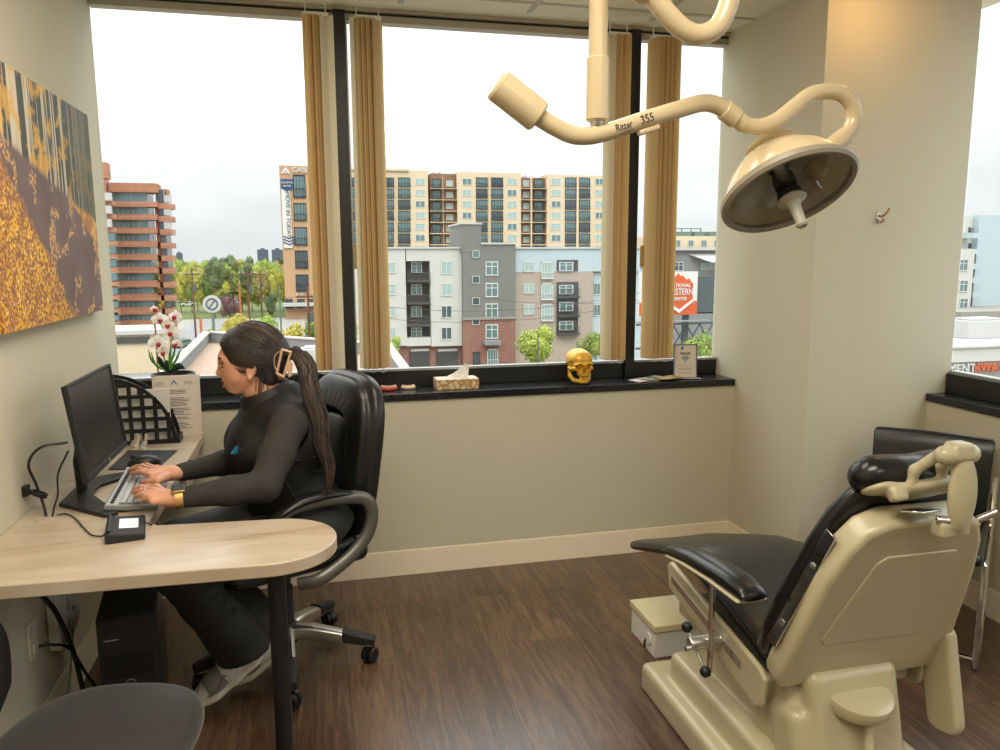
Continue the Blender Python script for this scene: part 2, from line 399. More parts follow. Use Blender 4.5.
def picture_mat():
    """autumn forest print: path of dark earth, yellow leaves, tall pale trunks (object coords: Y along the wall, Z up, metres from lower far corner)"""
    m = mat('printed_canvas', (.2, .15, .1, 1), .5, spec=.25); N, L, b = nodes(m)
    tc = N.new('ShaderNodeTexCoord'); sep = N.new('ShaderNodeSeparateXYZ'); pm = N.new('ShaderNodeMapping'); pm.inputs['Scale'].default_value = (1, .689, 1.312); L.new(tc.outputs['Object'], pm.inputs[0]); L.new(pm.outputs[0], sep.inputs[0])
    def math_(op, a, c, d=None):
        q = N.new('ShaderNodeMath'); q.operation = op
        for i, v in enumerate((a, c) if d is None else (a, c, d)):
            if isinstance(v, (int, float)): q.inputs[i].default_value = v
            else: L.new(v, q.inputs[i])
        return q.outputs[0]
    def mixc(f, a, c):
        q = N.new('ShaderNodeMix'); q.data_type = 'RGBA'
        for i, v in ((0, f), (6, a), (7, c)):
            if isinstance(v, (int, float, tuple)): q.inputs[i].default_value = v
            else: L.new(v, q.inputs[i])
        return q.outputs[2]
    def noise(scale, st, detail=4):
        mp = N.new('ShaderNodeMapping'); mp.inputs['Scale'].default_value = st; L.new(tc.outputs['Object'], mp.inputs[0])
        q = N.new('ShaderNodeTexNoise'); q.inputs['Scale'].default_value = scale; q.inputs['Detail'].default_value = detail; L.new(mp.outputs[0], q.inputs[0]); return q.outputs[0]
    def smooth(v, a, c):
        q = N.new('ShaderNodeMapRange'); q.interpolation_type = 'SMOOTHSTEP'; L.new(v, q.inputs[0]); q.inputs[1].default_value = a; q.inputs[2].default_value = c; return q.outputs[0]
    u = sep.outputs[1]; v = sep.outputs[2]          # u: 0 near end .. .72 far end ; v: 0..1 height
    trunks = smooth(noise(1, (1, 46, .8), 2), .50, .57)
    leafy = noise(14, (1, 1, 1), 6)
    forest = mixc(trunks, srgb(66, 68, 50), srgb(222, 210, 184))
    forest = mixc(math_('MULTIPLY', smooth(leafy, .50, .62), .8), forest, srgb(236, 180, 66))
    dark = smooth(u, .42, .62)
    forest = mixc(math_('MULTIPLY', dark, .8), forest, srgb(80, 82, 62))
    # ground: leaves, with spots
    vor = N.new('ShaderNodeTexVoronoi'); vor.inputs['Scale'].default_value = 88; L.new(tc.outputs['Object'], vor.inputs[0])
    spots = smooth(vor.outputs['Distance'], .66, .42)
    hue = mixc(smooth(noise(20, (1, 1, 1)), .4, .6), srgb(250, 192, 46), srgb(206, 140, 76))
    hue = mixc(smooth(noise(60, (1, 1, 1)), .56, .64), hue, srgb(252, 226, 160))
    leaf = mixc(spots, srgb(160, 104, 60), hue)
    pathc = mixc(noise(6, (1, 1, 1)), srgb(92, 72, 72), srgb(142, 118, 112))
    few = math_('MULTIPLY', spots, smooth(noise(9, (1, 1, 1), 6), .56, .60))
    pathc = mixc(few, pathc, srgb(226, 176, 110))
    # path centre line:  left edge u = f(v)
    wob = math_('MULTIPLY', math_('SUBTRACT', noise(7, (1, 1, 1), 5), .5), .14)
    lim = math_('ADD', math_('MULTIPLY_ADD', v, -.62, .46), wob)
    onpath = smooth(math_('SUBTRACT', u, lim), -.02, .03)
    lim2 = math_('ADD', math_('MULTIPLY_ADD', v, -1.05, 1.07), math_('MULTIPLY', wob, .4))
    right = smooth(math_('SUBTRACT', u, lim2), -.01, .02)
    ground = mixc(onpath, leaf, pathc)
    edge = mixc(smooth(leafy, .4, .6), srgb(190, 128, 56), srgb(246, 196, 110))
    ground = mixc(math_('MULTIPLY', right, smooth(v, .30, .38)), ground, edge)
    hz = math_('ADD', math_('MULTIPLY_ADD', u, -.42, .75), math_('MULTIPLY', wob, .25))
    isf = smooth(math_('SUBTRACT', v, hz), -.01, .03)
    c = mixc(isf, ground, forest)
    L.new(c, b.inputs['Base Color']); return m
def brick_mat(name, c1, c2, mortar, scale=1.0, w=.6, h=.2, ms=.03):
    m = mat(name, c1, .9, spec=.2); N, L, b = nodes(m)
    tc = N.new('ShaderNodeTexCoord'); mp = N.new('ShaderNodeMapping'); mp.inputs['Rotation'].default_value = (PI/2, 0, 0); L.new(tc.outputs['Object'], mp.inputs[0])
    br = N.new('ShaderNodeTexBrick'); br.inputs['Scale'].default_value = scale; br.inputs['Brick Width'].default_value = w; br.inputs['Row Height'].default_value = h; br.inputs['Mortar Size'].default_value = ms
    br.inputs['Color1'].default_value = c1; br.inputs['Color2'].default_value = c2; br.inputs['Mortar'].default_value = mortar
    L.new(mp.outputs[0], br.inputs[0]); L.new(br.outputs[0], b.inputs['Base Color']); return m
def leaf_mat(name, c1, c2):
    m = mat(name, c1, .7, spec=.25); N, L, b = nodes(m)
    g = N.new('ShaderNodeNewGeometry'); oi = N.new('ShaderNodeObjectInfo')
    mx = N.new('ShaderNodeMix'); mx.data_type = 'RGBA'; mx.inputs[6].default_value = c1; mx.inputs[7].default_value = c2; L.new(g.outputs['Random Per Island'], mx.inputs[0])
    hs = N.new('ShaderNodeHueSaturation'); L.new(mx.outputs[2], hs.inputs['Color'])
    mr = N.new('ShaderNodeMapRange'); mr.inputs[3].default_value = .47; mr.inputs[4].default_value = .53; L.new(oi.outputs['Random'], mr.inputs[0]); L.new(mr.outputs[0], hs.inputs['Hue'])
    L.new(hs.outputs[0], b.inputs['Base Color'])
    b.inputs['Transmission Weight'].default_value = 0
    return m
M_ = {}
def mk():
    M_['wall'] = mat('painted_wall', srgb(210, 204, 181), .75, spec=.25, noise=.015, nscale=2, bump=.15, bscale=160, bdist=.001)
    M_['ceil'] = mat('ceiling_tile', srgb(232, 226, 202), .9, spec=.1, noise=.02, nscale=30, bump=.4, bscale=250, bdist=.001)
    M_['grid'] = mat('grid_bar', srgb(186, 180, 160), .6)
    M_['base'] = mat('baseboard_paint', srgb(236, 222, 196), .45)
    M_['granite'] = mat('black_granite', srgb(30, 32, 35), .24, spec=.5, noise=.35, nscale=180)
    M_['dark'] = mat('dark_bronze', srgb(42, 43, 42), .42, metal=.3)
    M_['alu'] = mat('aluminium', srgb(176, 180, 180), .4, metal=.6)
    M_['header'] = mat('header_beige', srgb(176, 168, 148), .5)
    M_['glass'] = glass_mat('window_glass', tint=(.955, .975, .97, 1), refl=.03)
    M_['slat'] = translucent(mat('blind_fabric', srgb(226, 206, 164), .8), srgb(250, 234, 196), .55)
    M_['slat2'] = translucent(mat('blind_backing', srgb(238, 232, 212), .7), srgb(246, 240, 220), .5)
    M_['brass'] = mat('brass', srgb(186, 150, 84), .35, metal=.7)
    M_['floor'] = floor_mat(); M_['lam'] = laminate_mat(); M_['pic'] = picture_mat()
    M_['black'] = mat('black_plastic', srgb(22, 22, 23), .4, spec=.45)
    M_['blackm'] = mat('black_matte_plastic', srgb(30, 30, 31), .6)
    M_['leather'] = mat('black_leather', srgb(20, 22, 21), .34, spec=.55, bump=.25, bscale=220, bdist=.001)
    M_['leather2'] = mat('black_vinyl', srgb(20, 22, 23), .27, spec=.55, bump=.08, bscale=120, bdist=.001)
    M_['chrome'] = mat('chrome', (.72, .72, .72, 1), .12, metal=1)
    M_['steel'] = mat('brushed_steel', (.55, .54, .51, 1), .3, metal=1)
    M_['pewter'] = mat('pewter_plastic', srgb(112, 110, 104), .35, metal=.55)
    M_['beige'] = mat('dental_beige', srgb(186, 177, 145), .33, spec=.5, coat=.2)
    M_['cream'] = mat('lamp_cream_enamel', srgb(200, 182, 146), .25, spec=.5, coat=.2)
    M_['paper'] = mat('paper', srgb(228, 216, 202), .7)
    M_['white'] = mat('white_plastic', srgb(226, 224, 216), .4)
    M_['ink'] = mat('ink', srgb(60, 56, 54), .7)
    M_['inkl'] = mat('light_ink', srgb(140, 130, 122), .7)
    M_['blue'] = mat('print_blue', srgb(30, 120, 160), .5)
mk()
# ================================================================ room
WX0, WX1, WY, WG = -.88, 2.70, 3.518, 3.72
CEI = 2.605; SILL = .877
def struct(name, mb, m, **k): return mb.build(name, m, kind='structure', **k)
struct('floor', MB().b2((WX0-.1, -2.2, -.1), (WX1+.3, 3.7, 0)), M_['floor'], smooth=0)
struct('ceiling', MB().b2((WX0-.1, -2.2, CEI), (3.0, 3.80, CEI+.1)), M_['ceil'], smooth=0)
g = MB()
for x in (1.60, 1.0, .41, -.18, 2.2):
    if x < 2.1: g.b2((x-.012, -2.2, CEI-.004), (x+.012, 3.60, CEI))
    else: g.b2((x-.012, -2.2, CEI-.004), (x+.012, 2.9, CEI))
for i in range(10):
    y = 3.47-.61*i; g.b2((WX0, y-.012, CEI-.0035), (2.07 if y > 2.9 else 2.8, y+.012, CEI))
struct('trim_1', g, M_['grid'], smooth=0)
struct('wall_left', MB().b2((WX0-.12, -2.2, 0), (WX0, 3.75, CEI)), M_['wall'], smooth=0)
struct('wall_back', MB().b2((WX0, WY, 0), (2.07, 3.78, SILL-.034)), M_['wall'], smooth=0)
struct('wall_rear', MB().b2((WX0, -2.3, 0), (3.0, -2.2, CEI)), M_['wall'], smooth=0)
struct('pillar', MB().b2((2.07, 2.92, 0), (2.815, 3.76, CEI)), M_['wall'], smooth=0)
struct('wall_right', MB().b2((WX1, -2.2, 0), (2.95, 2.92, SILL-.034)).b2((2.80, -2.2, SILL-.034), (2.95, -1.9, CEI)), M_['wall'], smooth=0)
def base(name, outline):
    mb = MB()
    for (a, b, nrm) in outline:
        a = Vector(a); b = Vector(b); n = Vector(nrm); d = (b-a).normalized()
        prof = [(0, 0), (.016, 0), (.016, .006), (.009, .022), (.008, .108), (.004, .118), (0, .12)]
        rings = [[(p+n*q[0])[:2]+(q[1],) for q in prof] for p in (a, b)]
        rings = [[tuple(v) for v in r] for r in rings]
        mb.loft(rings)
    struct(name, mb, M_['base'], smooth=30)
base('baseboard_back', [((WX0, WY, 0), (2.07, WY, 0), (0, -1, 0))])
base('baseboard_pillar', [((2.07, WY, 0), (2.07, 2.92, 0), (-1, 0, 0)), ((2.062, 2.92, 0), (WX1, 2.92, 0), (0, -1, 0))])
base('baseboard_right', [((WX1, 2.92, 0), (WX1, -2.2, 0), (-1, 0, 0))])
base('baseboard_left', [((WX0, -2.2, 0), (WX0, WY, 0), (1, 0, 0))])
struct('sill_back', MB().b2((WX0, WY-.012, SILL-.034), (2.068, 3.73, SILL)), M_['granite'], bevel=.003)
struct('sill_right', MB().b2((WX1-.012, -1.9, SILL-.034), (2.88, 2.918, SILL)), M_['granite'], bevel=.003)
# head of the window strip
struct('trim_2', MB().b2((WX0, 3.695, 2.588), (2.07, 3.76, CEI)), M_['header'], smooth=0)
struct('trim_3', MB().b2((WX0, 3.71, 2.578), (2.07, 3.76, 2.588)), M_['dark'], smooth=0)
def window(name, x0, x1):
    e = empty(name, (x0, WG, SILL), kind='structure')
    y0, y1 = 3.708, 3.77
    f = MB(); f.b2((0, y0-WG, 0), (x1-x0, y1-WG, .078)); f.build('window_frame', M_['dark'], e, bevel=.002)
    f = MB(); f.b2((0, -.02, .078), (x1-x0, .02, .089)); f.build('window_bead', M_['alu'], e, smooth=0)
    f = MB(); f.b2((0, -.01, 2.549-SILL), (x1-x0, .05, 2.578-SILL)); f.build('window_head', M_['header'], e, smooth=0)
    f = MB(); f.b2((0, .012, .085), (x1-x0, .018, 2.56-SILL)); f.build('glass_pane', M_['glass'], e, smooth=0)
    return e
window('window_1', WX0, .117); window('window_2', .175, 1.537); window('window_3', 1.592, 2.07)
def mullion(name, x0, x1):
    e = empty(name, ((x0+x1)/2, WG, SILL), kind='structure'); h = (x1-x0)/2
    MB().b2((-h, -.035, 0), (h, .06, 2.588-SILL)).build('mullion_post', M_['dark'], e, bevel=.002)
    f = MB()
    for s in (-1, 1): f.b2((s*(h+.004)-.004, -.012, .09), (s*(h+.004)+.004, .02, 2.578-SILL))
    f.build('mullion_edge', M_['alu'], e, smooth=0)
mullion('trim_4', .119, .173); mullion('trim_5', 1.539, 1.590)
# right window, lengthened out of view for more daylight (in the plane X = 2.81)
e = empty('window_4', (2.82, 1.6, SILL), kind='structure')
MB().b2((-.03, -3.5, 0), (.05, 1.318, .088)).build('window_frame', M_['dark'], e, bevel=.002)
MB().b2((-.012, -3.5, .088), (.03, 1.318, .100)).build('window_bead', M_['alu'], e, smooth=0)
MB().b2((.0, -3.5, .095), (.006, 1.318, CEI-SILL)).build('glass_pane', M_['glass'], e, smooth=0)
MB().b2((-.02, -3.5, 0), (.05, -3.45, CEI-SILL)).b2((-.02, -1.75, 0), (.05, -1.70, CEI-SILL)).b2((-.02, -.25, 0), (.05, -.20, CEI-SILL)).build('mullion_post', M_['dark'], e)
# vertical blinds, drawn back into four stacks
def blind(x0, x1, label, n, lean, creamside=0):
    r = empty('vertical_blind', ((x0+x1)/2, 3.585, .99), label=label, cat='window blind', group='vertical blinds drawn back beside the window posts')
    s = MB(); w = x1-x0; rnd = random.Random(int(x0*100)+5)
    for i in range(n):
        cx = -w/2+w*(i+.5)/n; a = lean+rnd.uniform(-.05, .05); wd = .082
        pr = []
        for k in range(7):
            t = k/6-.5; pr.append((cx+math.sin(a)*t*wd+.006*math.cos(t*PI)*(1 if i % 2 else -1), math.cos(a)*t*wd))
        rings = [[(p[0], p[1], z) for p in pr]+[(p[0]+.0012, p[1], z) for p in reversed(pr)] for z in (0, 1.535)]
        s.mat(1 if (creamside < 0 and i == 0) or (creamside > 0 and i == n-1) else 0)
        s.loft(rings)
    s.build('slats', [M_['slat'], M_['slat2']], r, smooth=60)
    if creamside:
        x = creamside*(w/2+.004)
        MB().box((x-.012*creamside*-1, -.01, .77), (.03, .003, 1.53), rot=(0, 0, -.5*creamside)).build('end_slat', M_['slat2'], r, label='cream backing of the last slat turned outward')
    h = MB().b2((-w/2-.008, -.02, 1.53), (w/2+.008, .02, 1.545)); h.b2((-w/2, .0, 1.545), (-w/2+.004, .004, 1.614)).b2((w/2-.004, .0, 1.545), (w/2, .004, 1.614)); h.build('carrier', M_['white'], r)
    f = MB()
    f.tube([(-w/2+.004, -.04, .002), (-w/2+w*.25, -.046, -.012), (0, -.046, -.004), (w*.25, -.046, -.014), (w/2-.004, -.04, .002)], .0012, 6, sub=4)
    f.build('bead_chain', M_['white'], r)
    return r
blind(.000, .088, 'tan vertical blind stack beside the window post behind the woman', 6, .50, 1)
blind(.215, .315, 'tan vertical blind stack just right of the post above the leather chair', 9, .50, -1)
blind(1.385, 1.475, 'tan vertical blind stack above and right of the gold skull', 6, -.32, -1)
blind(1.605, 1.725, 'tan vertical blind stack between the right post and the billboard view', 10, -.38)
for i, (x, lab) in enumerate(((.105, 'small brass latch plate on the left side of the first window post'), (.186, 'small brass latch plate on the right side of the first window post'), (1.59, 'small brass latch plate beside the right window post'))):
    z = 1.50
    m = MB(); m.box((0, 0, 0), (.018, .012, .105)).tube([(0, -.008, .045), (0, -.001, .045)], .003, 8).tube([(0, -.008, -.045), (0, -.001, -.045)], .003, 8)
    m.build('latch_plate', M_['brass'], bevel=.002, label=lab, cat='latch', group='brass latch plates on the window posts', loc=(x, 3.62, z))
# ================================================================ outside
GZ = -14.0
dim = lambda c, f=.70: tuple(q*f for q in c[:3])+(1,)
mo = lambda n, c, r=.85, **k: mat(n, dim(c), r, spec=.2, **k)
O = dict(cream=mo('stucco_cream', srgb(232, 212, 178), noise=.03, nscale=.3), tan=mo('stucco_tan', srgb(206, 168, 130), noise=.03, nscale=.3), white=mo('stucco_white', srgb(214, 214, 206), noise=.02, nscale=.5),
         brown=mo('brown_recess', srgb(150, 116, 96)), grey=mo('grey_siding', srgb(132, 133, 128), noise=.03, nscale=.4), dgrey=mo('dark_grey_recess', srgb(84, 84, 84)), lblue=mo('pale_blue_siding', srgb(196, 212, 216)),
         taupe=brick_mat('taupe_brick', srgb(160, 147, 133), srgb(152, 138, 125), srgb(166, 156, 144)), brick=brick_mat('red_brick', srgb(132, 92, 78), srgb(120, 81, 70), srgb(142, 115, 103)),
         terra=brick_mat('terracotta_panel', srgb(166, 118, 93), srgb(159, 111, 87), srgb(174, 137, 115), w=3, h=1.2, ms=.05), terra2=mo('dark_brick_pier', srgb(138, 76, 58)),
         win=mat('facade_glass', srgb(96, 122, 124), .12, spec=.8, metal=.2), winl=mat('facade_glass_curtained', srgb(146, 168, 163), .35), wind=mat('facade_glass_dark', srgb(58, 72, 78), .15, spec=.8), frame=mo('window_frame_white', srgb(226, 226, 220)), dframe=mo('window_frame_dark', srgb(62, 64, 66)),
         asphalt=mo('asphalt', srgb(134, 132, 128), noise=.06, nscale=.6), road=mo('road', srgb(150, 150, 148), noise=.04, nscale=.3), concrete=mo('concrete', srgb(160, 156, 146), noise=.06, nscale=1), gravel=mo('gravel', srgb(176, 152, 132), noise=.25, nscale=18),
         lawn=mo('lawn', srgb(98, 112, 60), noise=.3, nscale=.05), parapet=mo('parapet_grey', srgb(150, 152, 152)), cap=mo('parapet_cap_white', srgb(206, 206, 202)), wood=mo('pole_wood', srgb(116, 84, 66)), wire=mo('wire_dark', srgb(96, 92, 88)),
         orange=mo('billboard_orange', srgb(222, 104, 66)), rust=mo('rust_orange', srgb(200, 120, 80)), tower=mo('far_tower', srgb(96, 104, 122)), green=mo('pole_green', srgb(110, 134, 128)), bwhite=mo('billboard_white', srgb(236, 234, 228)),
         steel=mo('billboard_steel', srgb(92, 104, 106)), dblue=mo('banner_blue', srgb(64, 92, 128)), blinkers=mo('tyre', srgb(34, 34, 36)))
tag(MB().b2((-700, 3.9, GZ-.5), (900, 1500, GZ)).build('ground', O['concrete'], smooth=0, kind='structure'))
tag(MB().b2((-500, 210, GZ), (400, 1400, GZ+.1)).build('lawn', O['lawn'], smooth=0, kind='structure'))
def ground_poly(name, pts, m, z): 
    P = [at(x, y, 'Z', z) for x, y in pts]; MB().prism([(p.x, p.y) for p in P], z-.05, z, 'XY').build(name, m, smooth=0, kind='structure')
ground_poly('road', [(60, 420), (200, 420), (222, 330), (268, 300), (300, 281), (288, 276), (255, 287), (215, 312), (150, 345)], O['road'], GZ+.06)
ground_poly('pavement', [(120, 345), (150, 340), (215, 300), (238, 284), (160, 284), (90, 320)], O['asphalt'], GZ+.09)
# ---- window units for facades, shared mesh data
def unit(nm, kind):
    m = MB(); fw = .07
    m.mat(0).b2((-.5, -.06, -.5), (.5, .02, -.5+fw)).b2((-.5, -.06, .5-fw), (.5, .02, .5)).b2((-.5, -.06, -.5), (-.5+fw, .02, .5)).b2((.5-fw, -.06, -.5), (.5, .02, .5))
    if kind in (1, 3): m.b2((-.03, -.05, -.5), (.03, .02, .5))
    if kind in (2, 3): m.b2((-.5, -.05, .12), (.5, .02, .17))
    if kind == 4:
        for x in (-.22, .04, .28): m.b2((x-.02, -.05, -.5), (x+.02, .02, .5))
        m.b2((-.5, -.25, -.12), (.5, -.22, -.09)); m.b2((-.5, -.25, -.5), (.5, -.0, -.44))
        for i in range(12): m.b2((-.5+i/11-.006, -.24, -.5), (-.5+i/11+.006, -.22, -.1))
    m.mat(1).b2((-.47, -.02, -.47), (.47, .01, .47))
    return m
UN = {}
def unit_mesh(kind, fr, gl):
    k = (kind, fr, gl)
    if k not in UN:
        o = unit('window', kind).build('window', [O[fr], O[gl]], smooth=0, fixn=False); UN[k] = o.data; bpy.data.objects.remove(o)
    return UN[k]
def win(par, X0, X1, Z0, Z1, Y, kind=1, fr='frame', gl='win'):
    o = bpy.data.objects.new('window', unit_mesh(kind, fr, gl)); COL.objects.link(o); o.parent = par
    o.location = Vector(((X0+X1)/2, Y, (Z0+Z1)/2))-Vector(par.location); o.scale = (X1-X0, 1.2, Z1-Z0); return o
def facade(par, nm, px0, px1, py0, py1, Y, depth, m, zb=None, off=0):
    a = at(px0, py0, 'Y', Y); b = at(px1, py1, 'Y', Y); z0 = b.z if zb is None else zb
    L = Vector(par.location)
    return MB().b2(Vector((a.x, Y-off, z0))-L, Vector((b.x, Y+depth, a.z))-L).build(nm, m, par, smooth=0)
def pwin(par, x0, x1, y0, y1, Y, kind=1, fr='frame', gl='win'):
    a = at(x0, y0, 'Y', Y); b = at(x1, y1, 'Y', Y); return win(par, a.x, b.x, b.z, a.z, Y-.05, kind, fr, gl)
rg = random.Random(3)
# ---- tall cream apartment block
TY = 206.
p = at(450, 250, 'Y', TY); T = empty('apartment_block', (p.x, TY, GZ), label='tall cream and tan apartment block with glass balconies and rooftop lettering', cat='building')
facade(T, 'brick_wing', 279, 346, 165.5, 300, TY-1.5, 22, O['tan'], GZ)
facade(T, 'end_wall', 346, 430, 169, 300, TY, 20, O['cream'], GZ)
facade(T, 'parapet', 346, 409, 167.5, 171, TY-.6, 20, O['cream'])
facade(T, 'recessed_wall', 430, 457, 173.5, 300, TY+1.5, 18, O['brown'], GZ)
facade(T, 'centre_wall', 457, 521, 172, 300, TY, 20, O['cream'], GZ)
facade(T, 'recessed_wall', 521, 547, 177.5, 300, TY+1.5, 18, O['brown'], GZ)
facade(T, 'far_wall', 547, 618, 174.5, 300, TY, 20, O['cream'], GZ)
rows = [182+11.25*i for i in range(9)]
bal = [(381.5, 394), (398, 410.5), (476, 487.5), (491.2, 503), (565, 576), (579, 590), (351, 362), (366, 377)]
wnd = [(415, 425.3), (462, 472), (507, 517), (551, 561), (595, 604)]
for i, y in enumerate(rows):
    for k, (a, b) in enumerate(bal):
        if i >= 7: continue
        pwin(T, a, b, y-4.6, y+5.2, TY, 4, 'dframe', 'win' if (i+k) % 3 else 'wind')
    for k, (a, b) in enumerate(wnd):
        pwin(T, a, b, y-3.6, y+3.2, TY, 1, 'frame', ('winl', 'win', 'winl')[(i*2+k) % 3])
for i, y in enumerate(rows[:7]):
    for (a, b) in ((432, 441), (534, 543)): pwin(T, a, b, y-3, y+6, TY+1.4, 4, 'dframe', 'win')
    for (a, b) in ((446, 453), (523, 529)): pwin(T, a, b, y-1.5, y+4.5, TY+1.4, 1, 'frame', 'winl')
mb = MB(); L0 = Vector(T.location)
for (a, b) in ((430, 457), (521, 547)):
    for y in rows:
        q = at(a, y+6.2, 'Y', TY); r_ = at(b, y+7, 'Y', TY); mb.b2(Vector((q.x, TY-.3, r_.z))-L0, Vector((r_.x, TY+1.5, q.z))-L0)
mb.build('balcony_slabs', O['cream'], T, smooth=0)
for (a, b) in ((395.5, 397), (489, 490.3), (577, 578.2), (443, 444), (531, 532)): facade(T, 'rib', a, b, 176, 252, TY-.35, 1, O['cream'])
for (y0, y1) in ((174.5, 198), (203, 221), (227, 245.5), (250.5, 268.5), (274.5, 291.5)):
    pwin(T, 292.5+(y0-174)*.03, 306+(y0-174)*.03, y0, y1, TY-1.5, 4, 'dframe', 'wind' if y0 > 250 else 'win')
for y in rows: pwin(T, 333, 337, y-3, y+3, TY-1.5, 2, 'frame', 'winl')
for y in rows: pwin(T, 317, 323, y-3, y+3, TY-1.5, 2, 'frame', 'win')
for x0 in (285, 297, 308): pwin(T, x0, x0+8, 299, 308, TY-1.5, 4, 'dframe', 'wind')
facade(T, 'entrance_canopy', 283, 322, 303.5, 306, TY-4, 3, O['cap'])
q = at(292, 170, 'Y', TY-1.75); text('rooftop_lettering', 'GABLES STATION', 1.75, frame(q, (1, 0, 0), (0, 0, 1)), O['bwhite'], T, ext=.1, align='LEFT', sx=.95)
q = at(285.5, 170.5, 'Y', TY-1.8); mb = MB()
mb.prism([(-1.2, -.7), (0, .9), (1.2, -.7), (.6, -.7), (0, .1), (-.6, -.7)], 0, .1, 'XZ').box((0, .05, -.5), (.5, .1, .4)); o = mb.build('rooftop_emblem', O['bwhite'], T, smooth=0); o.location = q-L0
# banner
BN = TY-1.9; a = at(280.6, 179, 'Y', BN); b = at(293, 248, 'Y', BN)
facade(T, 'banner', 280.6, 292.6, 179, 248, BN, .1, O['bwhite'])
mb = MB(); w = at(292.6, 179, 'Y', BN).x-a.x; h = 3.1
mb.prism([(0, 0), (w, 0), (w, -h+.9), (w/2, -h), (0, -h+.9)], -.12, 0, 'XZ'); o = mb.build('banner_shield', O['dblue'], T, smooth=0); o.location = Vector((a.x, BN, a.z))-L0
for i in range(3):
    zz = b.z+.7+i*.75; mb = MB().prism([(0, .6), (w/2, 0), (w, .6), (w, .9), (w/2, .3), (0, .9)], -.12, 0, 'XZ'); o = mb.build('banner_chevron', O['dblue'], T, smooth=0); o.location = Vector((a.x, BN, zz))-L0
text('banner_lettering', 'MOVE IN TODAY', 1.45, frame((a.x+w/2, BN-.1, (a.z-h+b.z+2.6)/2), (0, 0, -1), (1, 0, 0)), O['grey'], T, ext=.05)
text('banner_heading', 'LEASING', .75, frame((a.x+w/2, BN-.25, a.z-.85), (1, 0, 0), (0, 0, 1)), O['bwhite'], T, ext=.05)
text('banner_heading', 'NOW', .75, frame((a.x+w/2, BN-.25, a.z-1.7), (1, 0, 0), (0, 0, 1)), O['bwhite'], T, ext=.05)
for x in (433, 438, 524, 543):
    facade(T, 'rooftop_unit', x, x+3, 172 if x < 500 else 175.5, 178, TY+5, 2, O['cap'])
# ---- white apartment house
HY = 104.
p = at(425, 300, 'Y', HY); B = empty('apartment_house', (p.x, HY, GZ), label='white four-storey apartment house with dark grey balcony recess over brick garages', cat='building'); BL = Vector(B.location)
facade(B, 'wall', 330, 407.3, 248, 345.5, HY, 14, O['white']); facade(B, 'wall', 429.7, 463, 248, 345.5, HY, 14, O['white'])
facade(B, 'wall', 406, 431, 248, 261, HY+.02, 14, O['white']); facade(B, 'wall', 406, 431, 338, 345.5, HY+.02, 14, O['white'])
facade(B, 'recess_wall', 406.5, 430.5, 260, 340, HY+1.4, 10, O['dgrey'])
facade(B, 'ground_storey', 332, 462, 345, 370, HY+.8, 12, O['brick'], GZ)
facade(B, 'roof_edge', 329, 463, 247, 248.6, HY-.25, 15, O['cap'])
for i, y in enumerate((267.5, 289.5, 311.5, 333)):
    gl = ('winl', 'winl', 'wind', 'wind')[i]
    pwin(B, 385.2, 396, y-5, y+5.5, HY, 3, 'frame', 'winl'); pwin(B, 441, 452, y-6, y+6.5, HY, 1, 'frame', gl); pwin(B, 411, 422, y-5.5, y+5.5, HY+1.3, 3, 'frame', 'win')
    pwin(B, 334, 340, y-5.5, y+5.5, HY, 2, 'frame', 'win')
    mb = MB(); q = at(407, y+12.6, 'Y', HY); r_ = at(430, y+14.6, 'Y', HY); mb.b2((q.x, HY-.5, r_.z), (r_.x, HY+1.3, q.z)).b2((q.x, HY-.5, q.z+.9), (r_.x, HY-.44, q.z+1.0))
    for k in range(14): x = q.x+(r_.x-q.x)*k/13; mb.b2((x-.02, HY-.49, q.z), (x+.02, HY-.45, q.z+.95))
    if i < 3: o = mb.build('balcony', O['dgrey'], B, smooth=0); o.location = -BL
for (x0, x1) in ((409, 430), (436, 458)):
    facade(B, 'garage_door', x0, x1, 352, 368, HY+.7, .3, O['dgrey']); facade(B, 'garage_sign', x0+2, x1-1, 349.2, 351, HY+.6, .2, O['cap'])
# ---- grey house with brick foot
p = at(490, 300, 'Y', HY); B = empty('grey_townhouse', (p.x, HY, GZ), label='dark grey sided house with red brick foot and a raised stair tower', cat='building')
facade(B, 'tower', 461, 481.5, 223.5, 252, HY-.85, 9, O['grey']); facade(B, 'wall', 462.6, 515.5, 243.5, 319, HY-.8, 13, O['grey']); facade(B, 'brick_foot', 463, 515.5, 318.5, 370, HY-.8, 13, O['brick'], GZ)
facade(B, 'tower_cap', 460, 482.5, 222.6, 224.4, HY-1, 9.5, O['cap']); facade(B, 'roof_edge', 481, 516, 242.6, 244.4, HY-1, 13.4, O['cap']); facade(B, 'belt', 463, 515.5, 317.6, 319, HY-1, 1, O['concrete'])
for y in (254, 279.5, 301, 321): pwin(B, 472.2, 479.6, y-3.6, y+3.8, HY-.8, 0, 'frame', 'wind' if y > 270 else 'win')
for y in (268.5, 290, 310.5, 331.5): pwin(B, 485.4, 498, y-7, y+7, HY-.8, 3, 'frame', 'win')
pwin(B, 487, 498, 349, 366, HY-.8, 4, 'frame', 'win'); facade(B, 'door_canopy', 485, 501, 341, 345, HY-2, 1.2, O['parapet']); pwin(B, 473, 480, 352, 364, HY-.8, 1, 'dframe', 'wind')
